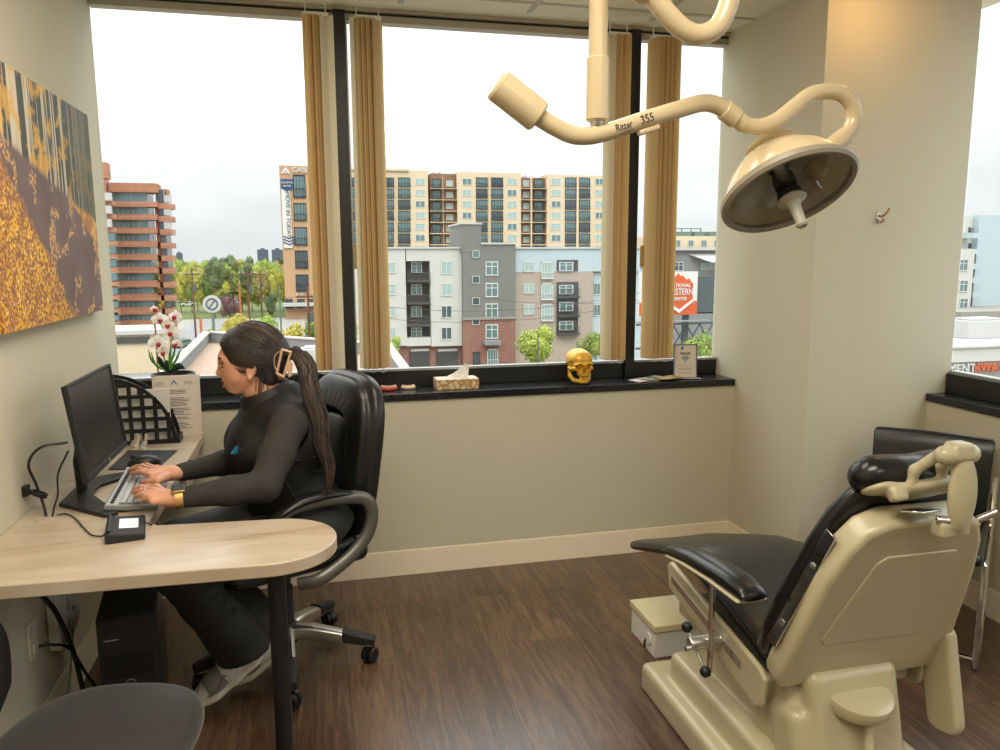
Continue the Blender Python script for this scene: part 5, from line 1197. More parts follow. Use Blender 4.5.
# shirt: charcoal long sleeves and front
S = Sdf((-.50, 2.30, .60), (.12, 3.02, 1.08), .0048)
for a, b, c, sg in ((shN, elN, wrN, -1), (shF, elF, wrF, 1)):
    c2 = b.lerp(c, .93); S.ell(a, (.062, .056, .060), k=.02)
    S.chain([a, a.lerp(b, .5), b, b.lerp(c, .4), c2], [.058, .055, .048, .043, .0305], k=.02)
    d = (c-b).normalized(); u = (b-a).normalized()
    for i in range(7):   # sleeve folds
        p = b.lerp(c, .12+.11*i); n = d.cross(V((0, .3, 1))).normalized(); r_ = .051-.019*(.12+.11*i); S.cone(p+V((0, 0, r_*.9))+d*.01, p-n*r_*.95-d*.012, .003, .003, k=.010)
S.chain([V((-.16, 2.71, .96)), V((-.175, 2.72, .85)), V((-.15, 2.74, .72)), V((-.12, 2.76, .62))], [.075, .098, .095, .10], k=.04, sq=((.24, -.97, 0), 1.12))
S.build('shirt', sleevem, PR, relax=2)
# vest: open collar, zip, armholes
S = Sdf((-.42, 2.40, .48), (.16, 3.12, 1.08), .0052)
fw = V((-.97, -.24, 0)); lf = V((.24, -.97, 0))
S.ell((-.135, 2.72, .985), (.108, .160, .060), (0, math.radians(-14), math.radians(14)), k=.03)
for a_ in (shN, shF): S.cone(V((-.135, 2.715, .985)), a_.lerp(V((-.135, 2.715, .96)), .22)+V((0, 0, .012)), .075, .066, k=.03)
S.chain([V((-.155, 2.715, .95)), V((-.168, 2.72, .86)), V((-.14, 2.745, .74)), V((-.10, 2.765, .62)), V((-.07, 2.77, .55))], [.112, .138, .130, .145, .150], k=.05, sq=((.24, -.97, 0), 1.18))
for s in (-1, 1): S.ell(V((-.235, 2.715, .865))+lf*.065*s, (.075, .075, .085), k=.04)
for s in (-1, 1): S.ell(V((-.06, 2.73, .90))+lf*.08*s, (.075, .08, .12), k=.04)
S.chain([V((-.145, 2.71, 1.0)), V((-.150, 2.708, 1.030))], [.088, .080], k=.015)
S.ell(V((-.085, 2.71, 1.035)), (.045, .075, .035), k=.02)
S.chain([V((-.165, 2.708, 1.03)), V((-.20, 2.706, 1.14))], [.066, .075], k=.006, op='s')
for a, b, s in ((shN, elN, 1), (shF, elF, -1)): S.cone(a+lf*s*.055, a+lf*s*.030+V((0, 0, -.01)), .075, .060, k=.006, op='s'); S.cone(a+V((0, 0, -.02)), b, .060, .055, k=.004, op='s')
for i in range(4): S.cone(V((-.02, 2.62, .70+.05*i))+lf*.06, V((-.16, 2.60, .66+.055*i))+lf*.05, .003, .003, k=.014)
S.build('vest', vestm, PR, relax=2)
cax = V((-.37, -.03, 1)).normalized(); MB().lathe([(.100, -.070), (.105, -.065), (.086, 0), (.082, .005), (.078, 0), (.094, -.065)], V((-.185, 2.706, 1.058)), cax, 40, closed=True).build('collar', vestm, PR, w=1, smooth=60)
mb = MB()
MB().tube([shN+V((.055, .022, .02)), shN+V((.03, .016, .056)), shN+V((-.02, .012, .062)), shN+V((-.058, .014, .03)), shN+V((-.066, .006, -.03)), shN+V((-.05, -.002, -.085))], .0028, 8, sub=5).build('armhole_seam', M_['black'], PR, w=1)
zp = [V((-.225, 2.69, 1.02)), V((-.262, 2.69, .97)), V((-.302, 2.685, .90)), V((-.312, 2.685, .84)), V((-.295, 2.69, .76)), V((-.27, 2.70, .68))]
mb.tube(zp, .0035, 8, sub=5); mb.build('zipper', M_['black'], PR, w=1)
q = at(237, 455, 'Y', 2.60)
MB().tube([at(236, 432, 'Y', 2.575), at(238, 446, 'Y', 2.575), at(243, 452, 'Y', 2.57)], .0022, 6, sub=3).build('vest_piping', M_['blackm'], PR, w=1)
M = frame(at(238, 448, 'Y', 2.590), (.9, .40, 0), (0, 0, 1)); MB().prism([(-.024, -.016), (.020, -.016), (.006, .018)], -.006, .006, M=M).build('chest_emblem', M_['blue'], PR, w=1, label='small teal triangular emblem on the chest')
# pocket zip on the near side
MB().tube([at(298, 503, 'Y', 2.545), at(290, 490, 'Y', 2.54), at(284, 478, 'Y', 2.54)], .0028, 8, sub=4).build('pocket_zip', M_['black'], PR, w=1)
# trousers
S = Sdf((-.64, 2.38, .06), (.14, 3.06, .70), .0052)
S.ell((-.055, 2.77, .575), (.155, .205, .095), (0, 0, math.radians(14)), k=.04)
for a, b, c, w_ in ((hpN, knN, anN, 1), (hpF, knF, anF, .96)):
    S.chain([a, a.lerp(b, .5), b], [.100, .092, .078], k=.03)
    S.chain([b, b.lerp(c, .35), b.lerp(c, .72), c+V((-.01, 0, .0))], [.077, .076*w_, .082*w_, .088*w_], k=.02)
    S.cone(c+V((.02, 0, -.155)), c+V((.012, 0, -.10)), .13, .13, k=.006, op='s')
    for i in range(5): p = b.lerp(c, .1+.13*i); S.cone(p+V((-.06, -.05, -.01)), p+V((.055, -.06, .03+.01*i)), .004, .004, k=.016)
S.build('trousers', trousm, PR, relax=2)
# shoes: silver-white trainers, heels lifted
shm = mat('shoe_silver', srgb(204, 202, 192), .45, metal=.15, noise=.12, nscale=60); sol = mat('sole_cream', srgb(206, 198, 178), .55); gry = mat('shoe_grey_mesh', srgb(120, 118, 110), .6, bump=.5, bscale=400)
def shoe(toe, heel, side, lab):
    toe = V(toe); heel = V(heel); x = (toe-heel).normalized(); L_ = (toe-heel).length; y = V(side).normalized(); M = frame(heel, x, y); z = M.to_3x3()@V((0, 0, 1)); R = M.to_3x3()
    if z.z < 0: y = -y; M = frame(heel, x, y); R = M.to_3x3()
    P = lambda a, b, c: M@V((a*L_, b, c))
    lo = [min(toe[i], heel[i])-.11 for i in range(3)]; hi = [max(toe[i], heel[i])+.12 for i in range(3)]
    S = Sdf(lo, hi, .0038)
    S.chain([P(.08, 0, .045), P(.35, 0, .048), P(.62, .0, .038), P(.88, 0, .026)], [.034, .037, .038, .030], k=.015, sq=(y, 1.05)); S.chain([P(.10, 0, .06), P(.05, 0, .085)], [.034, .036], k=.015); S.chain([P(.3, 0, .06), P(.18, 0, .09)], [.032, .034], k=.02)
    S.box(P(.5, 0, -.035), (L_*.7, .08, .04), .001, R, k=.002, op='s')
    S.build('shoe', [shm, gry], PR, pick=lambda C: (((C-np.array(heel))@np.array(x)/L_ > .45) & ((C-np.array(heel))@np.array(x)/L_ < .75)).astype(int), label=lab)
    sh = [o for o in PR.children if o.name.startswith('shoe')][-1]
    S = Sdf(lo, hi, .0038)
    S.chain([P(.04, 0, .008), P(.4, .0, .006), P(.7, 0, .006), P(.93, 0, .012)], [.037, .037, .042, .034], k=.01, sq=(z if z.z > 0 else -z, .42)); S.build('sole', sol, sh)
    mb = MB()
    for i in range(5): mb.tube([P(.42+.085*i, -.026, .072-.008*i), P(.44+.085*i, 0, .086-.009*i), P(.42+.085*i, .026, .072-.008*i)], .0028, 6, sub=3)
    mb.build('laces', sol, sh, w=1)
    for s in (-1, 1): mb = MB(); mb.tube([P(.30, s*.036, .035), P(.45, s*.040, .055), P(.60, s*.042, .035), P(.75, s*.040, .028)], .0035, 6, sub=4); mb.build('side_overlay', M_['pewter'], sh, w=1)
shoe((-.435, 2.535, .022), (-.250, 2.59, .130), (.3, -1, 0), 'near silver and white trainer, toe on the floor')
shoe((-.325, 2.66, .020), (-.170, 2.705, .10), (.3, -1, 0), 'far silver and white trainer behind the near one')
# hair: cap swept back to the clip, then a long ponytail
hc0 = H(255, 350.5); er = (.106, .082, .099)
S = Sdf((-.36, 2.56, .98), (.02, 2.86, 1.32), .0036)
S.ell(hc0, er, k=.01); S.ell(H(272, 358), (.06, .062, .07), k=.03); S.ell(H(268, 376), (.040, .055, .04), k=.03); S.ell(H(232, 341), (.045, .062, .030), (0, math.radians(-38), 0), k=.02)
a = H(212, 341); b = H(250, 361.5); u = (b-a).normalized(); nn = V((u.z, 0, -u.x)); nn = nn if nn.z < 0 else -nn
R3 = Matrix((u, V((0, 1, 0)), u.cross(V((0, 1, 0))))).transposed()
S.box((a+b)/2+nn*.060, ((b-a).length/2+.006, .2, .060), .008, R3, k=.008, op='s')
S.box(H(240, 392), (.045, .2, .055), .01, k=.01, op='s')
S.ell(H(253, 369, -.085), (.017, .020, .024), k=.006, op='s'); S.ell(H(253, 369, .085), (.017, .020, .024), k=.006, op='s')
S.ell(H(243, 375), (.032, .12, .024), k=.004, op='s')
S.build('hair', hairm, PR); HR = [o for o in PR.children if o.name.startswith('hair')][-1]
CL = H(283, 357, -.035)
rr = random.Random(11); mb = MB()
E0 = lambda d: V((d.x*er[0]*1.015, d.y*er[1]*1.015, d.z*er[2]*1.015))+hc0
end = V(((CL.x-hc0.x)/er[0], (CL.y-hc0.y)/er[1]*.8, (CL.z-hc0.z)/er[2])).normalized()
for i in range(300):
    s = -1 if i < 230 else 1; t = rr.random()*.62; px = 217+34*t; py = 341+19*t**.9
    if rr.random() < .35: px, py = 220+25*rr.random(), 331-8*rr.random()
    st = H(px, py, 0); dy = s*(.055*rr.random()**.6 if t < .5 else .05+.03*rr.random())
    d0 = V(((st.x-hc0.x)/er[0], dy/er[1], (st.z-hc0.z)/er[2])).normalized(); om = math.acos(max(-1, min(1, d0.dot(end)))); pts = []
    for k in range(9):
        f = k/8; d = (d0*math.sin((1-f)*om)+end*math.sin(f*om))/max(math.sin(om), 1e-4); pts.append(E0(d.normalized())*(1)+V((0, 0, -.010*math.sin(f*PI)*(1-abs(d0.z)))))
    mb.mat(1 if rr.random() < .3 else 0).tube(pts, [.0008]+[.0022]*7+[.001], 4, cap=False)
for i in range(9):   # loose strands by ear and nape
    t = rr.random(); a_ = H(256+12*t, 366+6*t, -.074-.004*rr.random()); b_ = H(255+14*t, 386+8*rr.random(), -.058); mb.mat(0).tube([a_, a_.lerp(b_, .5)+V((.004*rr.random(), -.008, 0)), b_], .0012, 4, cap=False, sub=3)
mb.build('hair_strands', [hairm, hairl], HR, w=1, fixn=False, smooth=180)
tail = [H(282, 357, -.03), H(296, 351, -.045), H(307, 364, -.07), H(311, 388, -.10), H(320, 414, -.12), H(322, 436, -.13), H(329, 458, -.135), H(327, 482, -.14)]
tr = [.020, .028, .031, .030, .029, .026, .018, .009]
S = Sdf((-.20, 2.48, .60), (.08, 2.75, 1.26), .0045); S.chain(tail, [r*.60 for r in tr], k=.02, sq=((0, 1, 0), .7)); S.build('ponytail', hairm, PR, relax=2)
PT = [o for o in PR.children if o.name.startswith('ponytail')][-1]
tc, tq = catmull(tail, tr, 5); mb = MB()
for i in range(260):
    a = rr.uniform(0, 2*PI); q = rr.uniform(.55, 1.0); w0 = rr.uniform(-.5, .5); k0 = rr.choice([0, 0, 0, 3, 8]); k1 = len(tc)-1-rr.choice([0, 1, 2, 5, 9, 14]); pts = []
    for k in range(k0, k1, 2):
        aa = a+w0*k/18+.35*math.sin(k*.35+w0*6); r_ = tq[k]*q; pts.append(tc[k]+V((math.cos(aa)*r_, math.sin(aa)*r_*.72, math.cos(aa)*r_*.25)))
    if len(pts) > 2: mb.mat(1 if rr.random() < .35 else 0).tube(pts, [.0008]+[.0026]*(len(pts)-2)+[.0006], 4, cap=False)
mb.build('tail_strands', [hairm, hairl], PT, w=1, fixn=False, smooth=180)
# claw clip
clm = mat('clip_beige', srgb(206, 170, 138), .35)
cp_ = lambda px, py, dy: H(px, py, dy)
Yc = -.088
def bar(pts, w_=.0045):
    m = MB(); m.tube([H(x, y, Yc) for x, y in pts], w_, 8); return m
m = MB()
fr = [(283.2, 346.5), (291.5, 349), (284.5, 373), (278, 369.5)]
for i in range(4): m.tube([H(*fr[i], Yc), H(*fr[(i+1) % 4], Yc)], .0042, 8)
for q in fr: m.sphere(H(*q, Yc), .0045, 10)
m.build('hair_clip', clm, PR, w=1)
m = MB(); pr = [(289, 356), (293.6, 360), (292.5, 372), (289.5, 373.5), (288.6, 367), (286.5, 369.5), (285, 367)]
P3 = [H(x, y, Yc-.004) for x, y in pr]; m.add(P3+[p+V((0, .012, 0)) for p in P3], [tuple(range(7)), tuple(range(13, 6, -1))]+[(i, 7+i, 7+(i+1) % 7, (i+1) % 7) for i in range(7)])
for i in range(4): m.tube([H(279+2*i, 371+i*.6, Yc), H(281+2*i, 377+i*.3, Yc+.02)], [.003, .0015], 6)
m.tube([H(284, 347, Yc), H(276.5, 352, Yc+.01), H(275.5, 362, Yc+.015), H(279, 370, Yc+.005)], .002, 6, sub=4)
m.build('clip_claw', clm, PR, w=1, bevel=.001)
# watch and ring
d = (elN-wrN).normalized(); wc = wrN+d*.006
m = MB(); n1 = d.cross(V((0, 0, 1))).normalized(); n2 = n1.cross(d).normalized(); ring_ = []
for r_, t in ((.0305, -.011), (.0320, -.011), (.0320, .011), (.0305, .011)): ring_.append((r_, t))
m.lathe(ring_, wc, d, 32, closed=True); m.build('watch_band', mat('gold_mesh', srgb(206, 164, 104), .3, metal=.9, bump=.5, bscale=600), PR, w=1)
fc = V((0, -.35, 1)).normalized(); fc = (fc-d*fc.dot(d)).normalized(); M = frame(wc+fc*.033, d, fc.cross(d))
MB().box((0, 0, 0), (.038, .034, .010), M=M).build('watch_case', M_['brass'], PR, w=1, bevel=.004, seg=4); MB().box((0, 0, .0052), (.034, .030, .002), M=M).build('watch_face', M_['black'], PR, w=1, bevel=.003)
kx = at(149.5, 493.5, 'Z', .811); tx = at(132.8, 493, 'Z', zk); rp = kx.lerp(tx, .26)+V((0, 0, .006)); m = MB(); m.lathe([(.0092, -.0015), (.0102, -.0015), (.0102, .0015), (.0092, .0015)], rp-V((0, 0, .002)), (tx-kx), 24, closed=True); m.sphere(rp+V((0, 0, .0095)), .003, 10); m.build('ring', M_['chrome'], PR, w=1)
# ================================================================ things on the desk
def thing(mb, name, m, label, cat, **k): return mb.build(name, m, label=label, cat=cat, **k)
D0 = DZ+.0005
# monitor
mc = V((-.702, 2.688, .985)); ta = .124; mn = V((1, 0, 0)); u_ = V((0, 1, 0)); v_ = V((-math.sin(ta), 0, math.cos(ta))); Mm = frame(mc, u_, v_)
E1 = empty('monitor', (-.72, 2.69, D0), label='black flat monitor facing the typing woman, seen from its edge', cat='monitor')
MB().box((0, 0, -.006), (.500, .297, .012), M=Mm).build('housing', M_['black'], E1, w=1, bevel=.003)
MB().box((0, -.0, -.018), (.36, .20, .02), M=Mm).build('rear_cover', M_['blackm'], E1, w=1, bevel=.008)
m = MB()
for a, b in (((-.25, -.1485), (.25, -.1305)), ((-.25, .1405), (.25, .1485)), ((-.25, -.1485), (-.241, .1485)), ((.241, -.1485), (.25, .1485))): m.box(((a[0]+b[0])/2, (a[1]+b[1])/2, .001), (b[0]-a[0], b[1]-a[1], .008), M=Mm)
m.build('bezel', M_['pewter'] if 0 else M_['blackm'], E1, w=1, bevel=.001)
MB().box((0, .004, -.001), (.484, .272, .002), M=Mm).build('screen', mat('screen_grey', srgb(124, 116, 110), .3, spec=.6), E1, w=1)
MB().lathe([(0, 0), (.006, 0), (.006, .0012), (0, .0012)], Mm@V((.0, -.1395, .005)), Mm.to_3x3()@V((0, 0, 1)), 20).build('round_logo', M_['alu'], E1, w=1)
MB().tube([V((-.77, 2.69, D0+.01)), V((-.775, 2.69, .85)), mc+V((-.045, 0, 0))], [.03, .028, .03], 14, flat=.5).build('stand_neck', M_['blackm'], E1, w=1)
MB().prism([(-.80, 2.55), (-.80, 2.83), (-.66, 2.90), (-.63, 2.88), (-.73, 2.74), (-.73, 2.64), (-.60, 2.42), (-.635, 2.40)], D0, D0+.012).build('stand_base', M_['black'], E1, w=1, bevel=.003)
# keyboard
kc = V((-.588, 2.668, 0)); ky = math.radians(4.5); Mk = Matrix.Translation(kc)@Matrix.Rotation(ky, 4, 'Z')   # local y = long axis, -x = far edge
K = empty('keyboard', (kc.x, kc.y, D0), label='grey and black keyboard under the hands of the woman', cat='keyboard')
tilt = math.radians(5)
Mt = Mk@Matrix.Translation((0, 0, D0+.012))@Matrix.Rotation(tilt, 4, 'Y')
MB().box((0, 0, 0), (.150, .455, .016), M=Mt).build('case', mat('keyboard_grey', srgb(128, 131, 132), .45), K, w=1, bevel=.004)
MB().box((-.054, 0, .0085), (.034, .445, .003), M=Mt).build('function_strip', mat('keyboard_silver', srgb(178, 182, 184), .35), K, w=1, bevel=.001)
m = MB()
for r_ in range(5):
    x = -.026+.0195*r_
    for c in range(21):
        y = .214-.0205*c
        if c in (15,): y -= .0
        if r_ == 4 and 4 <= c <= 9:
            if c == 6: m.box((x, .214-.0205*6.5, .0115), (.0165, .115, .006), M=Mt)
            continue
        m.box((x, y, .0115), (.0165, .0172, .006), M=Mt)
m.build('keycaps', mat('keycap_light', srgb(186, 190, 192), .5), K, w=1, bevel=.0015, seg=1)
m = MB()
for c in range(16): m.box((-.055, .208-.0272*c, .0115), (.011, .0165, .004), M=Mt)
m.build('function_keys', M_['blackm'], K, w=1, bevel=.001, seg=1)
MB().b2((kc.x-.07, kc.y-.22, D0), (kc.x-.04, kc.y+.22, D0+.010)).build('foot', M_['blackm'], K, w=1)
# mouse pad, mouse
pts = [at(x, y, 'Z', D0) for x, y in ((177.5, 451), (156, 470.5), (108, 470), (128, 451))]
thing(MB().prism([(p.x, p.y) for p in pts], D0, D0+.004), 'mouse_pad', mat('mouse_pad_rubber', srgb(44, 44, 44), .75, bump=.2, bscale=400), 'dark grey mouse pad beside the keyboard, the mouse on it', 'mouse pad', bevel=.0015)
mp_ = at(144, 460.5, 'Z', D0+.02); Sm = Sdf((mp_.x-.10, mp_.y-.08, D0), (mp_.x+.10, mp_.y+.08, D0+.06), .003); Rm = Euler((0, 0, math.radians(12))).to_matrix()
Sm.ell((mp_.x, mp_.y, D0+.008), (.058, .033, .034), Rm, k=.01); Sm.box((mp_.x, mp_.y, D0-.016), (.1, .1, .0205), .001, k=.002, op='s'); mo_ = Sm.build('shell', M_['black']); mo_.name = 'computer_mouse'
MS = mo_; tag(MS, 'black computer mouse on the dark mouse pad', 'mouse')
MB().lathe([(0, -.003), (.008, -.003), (.008, .003), (0, .003)], (mp_.x-.036, mp_.y-.006, D0+.037), (0, 1, 0), 16).build('scroll_wheel', M_['blackm'], MS, w=1)
# signature pad
sp = V((-.545, 2.262, D0)); Ms = Matrix.Translation(sp)@Matrix.Rotation(math.radians(11), 4, 'Z')@Matrix.Scale(.9, 4)
SG = empty('signature_pad', tuple(sp), label='small black signature pad with a lit white screen on the desk return', cat='signature pad')
m = MB(); m.add([(-.055, -.10, 0), (.055, -.10, 0), (.055, .09, 0), (-.055, .09, 0), (-.055, -.10, .030), (.055, -.10, .020), (.055, .09, .020), (-.055, .09, .030)], [(0, 3, 2, 1), (4, 5, 6, 7), (0, 1, 5, 4), (2, 3, 7, 6), (0, 4, 7, 3), (1, 2, 6, 5)], Ms); m.build('case', M_['blackm'], SG, w=1, bevel=.004)
m = MB(); m.add([(-.018, -.045, .0282), (.036, -.045, .0232), (.036, .050, .0232), (-.018, .050, .0282)], [(0, 1, 2, 3)], Ms); m.build('screen', mat('pad_screen', srgb(220, 222, 226), .3, emit=srgb(220, 224, 230), estr=.25), SG, w=1)
MB().tube([Ms@V((-.045, -.085, .034)), Ms@V((-.045, .075, .034))], .0045, 10).build('stylus', M_['black'], SG, w=1)
def cable(name, pts, r, m, label, cat='cable', sub=6): return thing(MB().tube([V(p) for p in pts], r, 8, sub=sub), name, m, label, cat)
A = lambda x, y, z=D0+.004: at(x, y, 'Z', z)
cable('cable', [A(57, 515), A(66, 514), A(75, 518), A(84, 528), A(92, 535), A(102, 536), Ms@V((-.058, -.03, .012))], .0022, M_['black'], 'thin black cable from the desk grommet to the signature pad')
cable('cable', [Ms@V((.03, .092, .012)), A(118, 518), A(130, 517), A(142, 521), A(152, 525)], .002, M_['black'], 'thin black cable behind the signature pad')
cable('cable', [(-.735, 2.47, .96), (-.80, 2.44, .955), (-.845, 2.47, .90), (-.84, 2.50, .83), (-.815, 2.47, .77), (-.80, 2.44, D0-.02)], .004, M_['black'], 'thick black cable looping from the monitor back to the grommet')
cable('cable', [(-.78, 2.62, .90), (-.80, 2.57, .84), (-.79, 2.52, .79), (-.785, 2.46, .765), (-.79, 2.44, D0-.02)], .0028, M_['black'], 'thin black cable from behind the monitor into the grommet')
thing(MB().lathe([(.020, -.006), (.024, -.006), (.024, .006), (.020, .006)], (-.835, 2.50, .80), (.5, .2, 1), 24, closed=True).box((-.872, 2.51, .81), (.014, .03, .03)), 'cable_clip', M_['black'], 'black cable ring clip on the left wall above the grommet', 'cable clip')
# card holder, papers, file rack
CHD = empty('card_holder', tuple(A(138, 446)), label='clear card holder with small white cards on the desk before the file rack', cat='card holder'); c0 = A(137, 447, D0); c1 = A(148, 445, D0)
for i, c in enumerate((A(134, 446, D0), A(143, 447, D0))):
    Mx = Matrix.Translation(c)@Matrix.Rotation(math.radians(-62-12*i), 4, 'Z')@Matrix.Rotation(math.radians(-18), 4, 'X'); MB().box((0, 0, .026), (.06, .004, .05), M=Mx).build('card_stack', M_['paper'], CHD, w=1); MB().box((0, .006, .014), (.066, .002, .03), M=Mx).box((0, -.006, .010), (.066, .002, .02), M=Mx).box((0, 0, .002), (.066, .02, .003), M=Mx).build('holder', M_['white'], CHD, w=1)
FR = empty('file_rack', (-.72, 3.42, D0), label='black lattice desk file rack with curved side and papers standing in it', cat='file rack')
def lattice(Y, nm):
    x0, z0, Rr = -.862, D0, .278; m = MB(); n = 28; th = .005
    for i in range(n):
        a0 = PI/2*i/n; a1 = PI/2*(i+1)/n
        q = [(x0+math.cos(a)*r, z0+math.sin(a)*r*1.03) for a, r in ((a0, Rr), (a1, Rr), (a1, Rr-.014), (a0, Rr-.014))]; m.prism(q, Y-th/2, Y+th/2, 'XZ')
    for i in range(6):
        o = .002+.0475*i; L = math.sqrt(max(Rr**2-(o+.006)**2, 0))-.004
        m.b2((x0, Y-th/2*.96, z0+o), (x0+L, Y+th/2*.96, z0+o+.016)); m.b2((x0+o, Y-th/2*.92, z0), (x0+o+.016, Y+th/2*.92, z0+L*1.03))
    m.build(nm, M_['black'], FR, w=1)
lattice(3.355, 'side_lattice'); lattice(3.435, 'side_lattice')
MB().b2((-.86, 3.353, D0), (-.575, 3.437, D0+.006)).b2((-.59, 3.353, D0), (-.575, 3.437, D0+.03)).build('base_tray', M_['black'], FR, w=1, bevel=.002)
def sheetbox(name, c, w_, h_, d_, yaw, lean, m, label, cat, group=None):
    Mx = Matrix.Translation(c)@Matrix.Rotation(yaw, 4, 'Z')@Matrix.Rotation(lean, 4, 'X'); e = empty(name, tuple(c), label=label, cat=cat, group=group)
    MB().box((0, 0, h_/2), (w_, d_, h_), M=Mx).build('pages', m, e, w=1, bevel=.0005); return e, Mx
bk_, Mx = sheetbox('booklet', V((-.665, 3.395, D0+.007)), .105, .215, .012, 0, math.radians(-3), M_['white'], 'white booklet standing upright in the black file rack', 'booklet')
MB().box((-.0, -.0064, .12), (.05, .0004, .002), M=Mx).box((0, -.0064, .11), (.035, .0004, .002), M=Mx).build('title', M_['inkl'], bk_, w=1)
for i, (x, h_) in enumerate(((-.78, .19), (-.80, .225))): sheetbox('folder', V((x, 3.38+.022*i, D0+.007)), .12, h_, .004, 0, math.radians(-4), M_['paper' if i else 'white'], ('short pale folder in the left part of the file rack', 'tall pale folder at the back left of the file rack')[i], 'folder')
def letter(name, c, label, n, group):
    e, Mx = sheetbox(name, c, .175, .262, .003, math.radians(0), math.radians(-3), M_['paper'], label, 'paper', group)
    rr = random.Random(n); m = MB()
    for i in range(26):
        z = .20-.0066*i
        if i in (3, 4, 11, 17, 20): continue
        w_ = .135*rr.uniform(.75, 1) if i > 4 else .09; m.box((-.07+w_/2 if i > 4 else 0, -.0018, z), (w_, .0003, .0022), M=Mx)
    m.build('printed_lines', M_['ink'], e, w=1)
    MB().prism([(-.014, 0), (0, .02), (.014, 0), (.008, 0), (0, .012), (-.008, 0)], -.0021, -.0016, 'XZ', M=Mx@Matrix.Translation((0, 0, .225))).build('letterhead_emblem', M_['blue'], e, w=1)
    m = MB()
    for s in (-1, 1):
        for i in range(3): m.box((s*.058, -.0018, .235-.005*i), (.034, .0003, .0018), M=Mx)
    m.build('letterhead_lines', M_['inkl'], e, w=1)
letter('letter', V((-.606, 3.478, D0)), 'printed letter sheet with a triangular letterhead leaning against the sill behind the rack', 1, None)
letter('letter', V((-.592, 3.494, D0)), 'second letter sheet just behind the front one, its edge showing to the right', 2, None)
# orchid in a black bowl on the sill
op = V((-.625, 3.60, SILL)); OR = empty('potted_orchid', tuple(op), label='white and magenta orchid in a black bowl on the window sill', cat='potted plant')
MB().lathe([(0, 0), (.055, 0), (.075, .03), (.085, .085), (.092, .12), (.086, .122), (.078, .10), (0, .095)], op, n=32).build('bowl', M_['black'], OR, w=1)
lfm = mat('orchid_leaf', srgb(96, 152, 60), .35); lfd = mat('orchid_leaf_dark', srgb(30, 56, 40), .35)
def blade(a, b, c, w_, m):
    mb = MB(); P_, _r = catmull([V(a), V(b), V(c)], [1, 1, 1], 6); n_ = len(P_); d = (V(c)-V(a)); s_ = d.cross(V((.3, 1, 0))).normalized(); vs = []
    for i, p in enumerate(P_): ww = w_*math.sin(PI*min(.97, .12+.86*i/(n_-1)))**.7; vs += [p-s_*ww, p+V((0, -.002, 0)), p+s_*ww]
    fs = [(3*i+j, 3*i+j+1, 3*i+j+4, 3*i+j+3) for i in range(n_-1) for j in (0, 1)]; mb.add(vs, fs); return mb.build('leaf', m, OR, w=1, fixn=False, solid=.0012, smooth=60)
pc = op+V((0, 0, .11)); o_ = lambda px, py, dy=0: at(px, py, 'Y', 3.585+dy)
for tip, md, w_, m in (((148, 349), (153, 362), .005, lfm), ((181, 349), (176, 360), .006, lfm), ((171, 346), (170, 358), .006, lfm), ((176, 345), (173, 357), .005, lfm), ((158, 356), (162, 364), .013, lfd), ((167, 360), (166, 366), .012, lfd), ((185, 368), (179, 366), .015, lfd), ((151, 352), (156, 365), .005, lfm)):
    blade(o_(168, 372), o_(*md, -.01), o_(*tip, -.02), w_, m)
MB().tube([o_(167, 372), o_(163, 350), o_(164, 335), o_(160, 322), o_(157, 310)], [.003, .003, .0028, .0025, .002], 8, sub=5).tube([o_(168, 372), o_(170, 350), o_(174, 330), o_(173, 315)], [.003, .003, .0028, .002], 8, sub=5).build('stem', lfm, OR, w=1)
MB().tube([o_(158, 372), o_(156, 335), o_(153, 308)], .004, 8).build('support_stick', mat('cane', srgb(190, 150, 90), .6), OR, w=1)
ptm = translucent(mat('orchid_petal', srgb(250, 246, 238), .5), srgb(250, 244, 234), .45); mgm = mat('orchid_magenta', srgb(186, 24, 70), .5); ylm = mat('orchid_yellow', srgb(226, 170, 50), .5)
def flower(px, py, r, yaw, pit, closed=0):
    c = o_(px, py, -.025); M = Matrix.Translation(c)@Matrix.Rotation(yaw, 4, 'Z')@Matrix.Rotation(pit, 4, 'X'); m = MB()
    for i, (a, ln, wd) in enumerate(((90, 1, .5), (205, .95, .48), (335, .95, .48), (10, 1.05, .72), (170, 1.05, .72))):
        a = math.radians(a); dx = V((math.cos(a), 0, math.sin(a))); dn = V((-math.sin(a), 0, math.cos(a))); g = []; nn_ = 6
        for k in range(nn_+1):
            t = k/nn_; ww = r*wd*math.sin(PI*min(.96, .1+.9*t))**.6*.75; bend = .10*r*math.sin(t*PI)-.10*r*t*t; g.append([dx*(r*ln*t)+dn*ww*s+V((0, bend+(.10*r*abs(s)), 0)) for s in (-1, -.5, 0, .5, 1)])
        b0 = [p for row in g for p in row]; fs = [(5*k+j, 5*k+j+1, 5*k+j+6, 5*k+j+5) for k in range(nn_) for j in range(4)]; m.add(b0, fs, M)
    fl = m.build('flower', ptm, OR, w=1, fixn=False, smooth=80)
    MB().sphere((0, -.014, -.004), (.008, .012, .010), 10, M=M).sphere((.006, -.012, -.002), (.004, .006, .008), 8, M=M).sphere((-.006, -.012, -.002), (.004, .006, .008), 8, M=M).build('flower_lip', mgm, fl, w=1)
    MB().sphere((0, -.016, .002), (.004, .005, .004), 8, M=M).build('flower_heart', ylm, fl, w=1)
for f in ((154, 309, .016, .5, .1), (160, 319.5, .034, .2, .2), (175.5, 316.5, .030, -.4, .1), (171, 332.5, .040, -.2, .25), (158, 343, .040, .3, .3), (177, 344, .028, -.6, .2), (163, 351.5, .026, .1, .5), (168, 325, .026, 0, .2)): flower(*f)
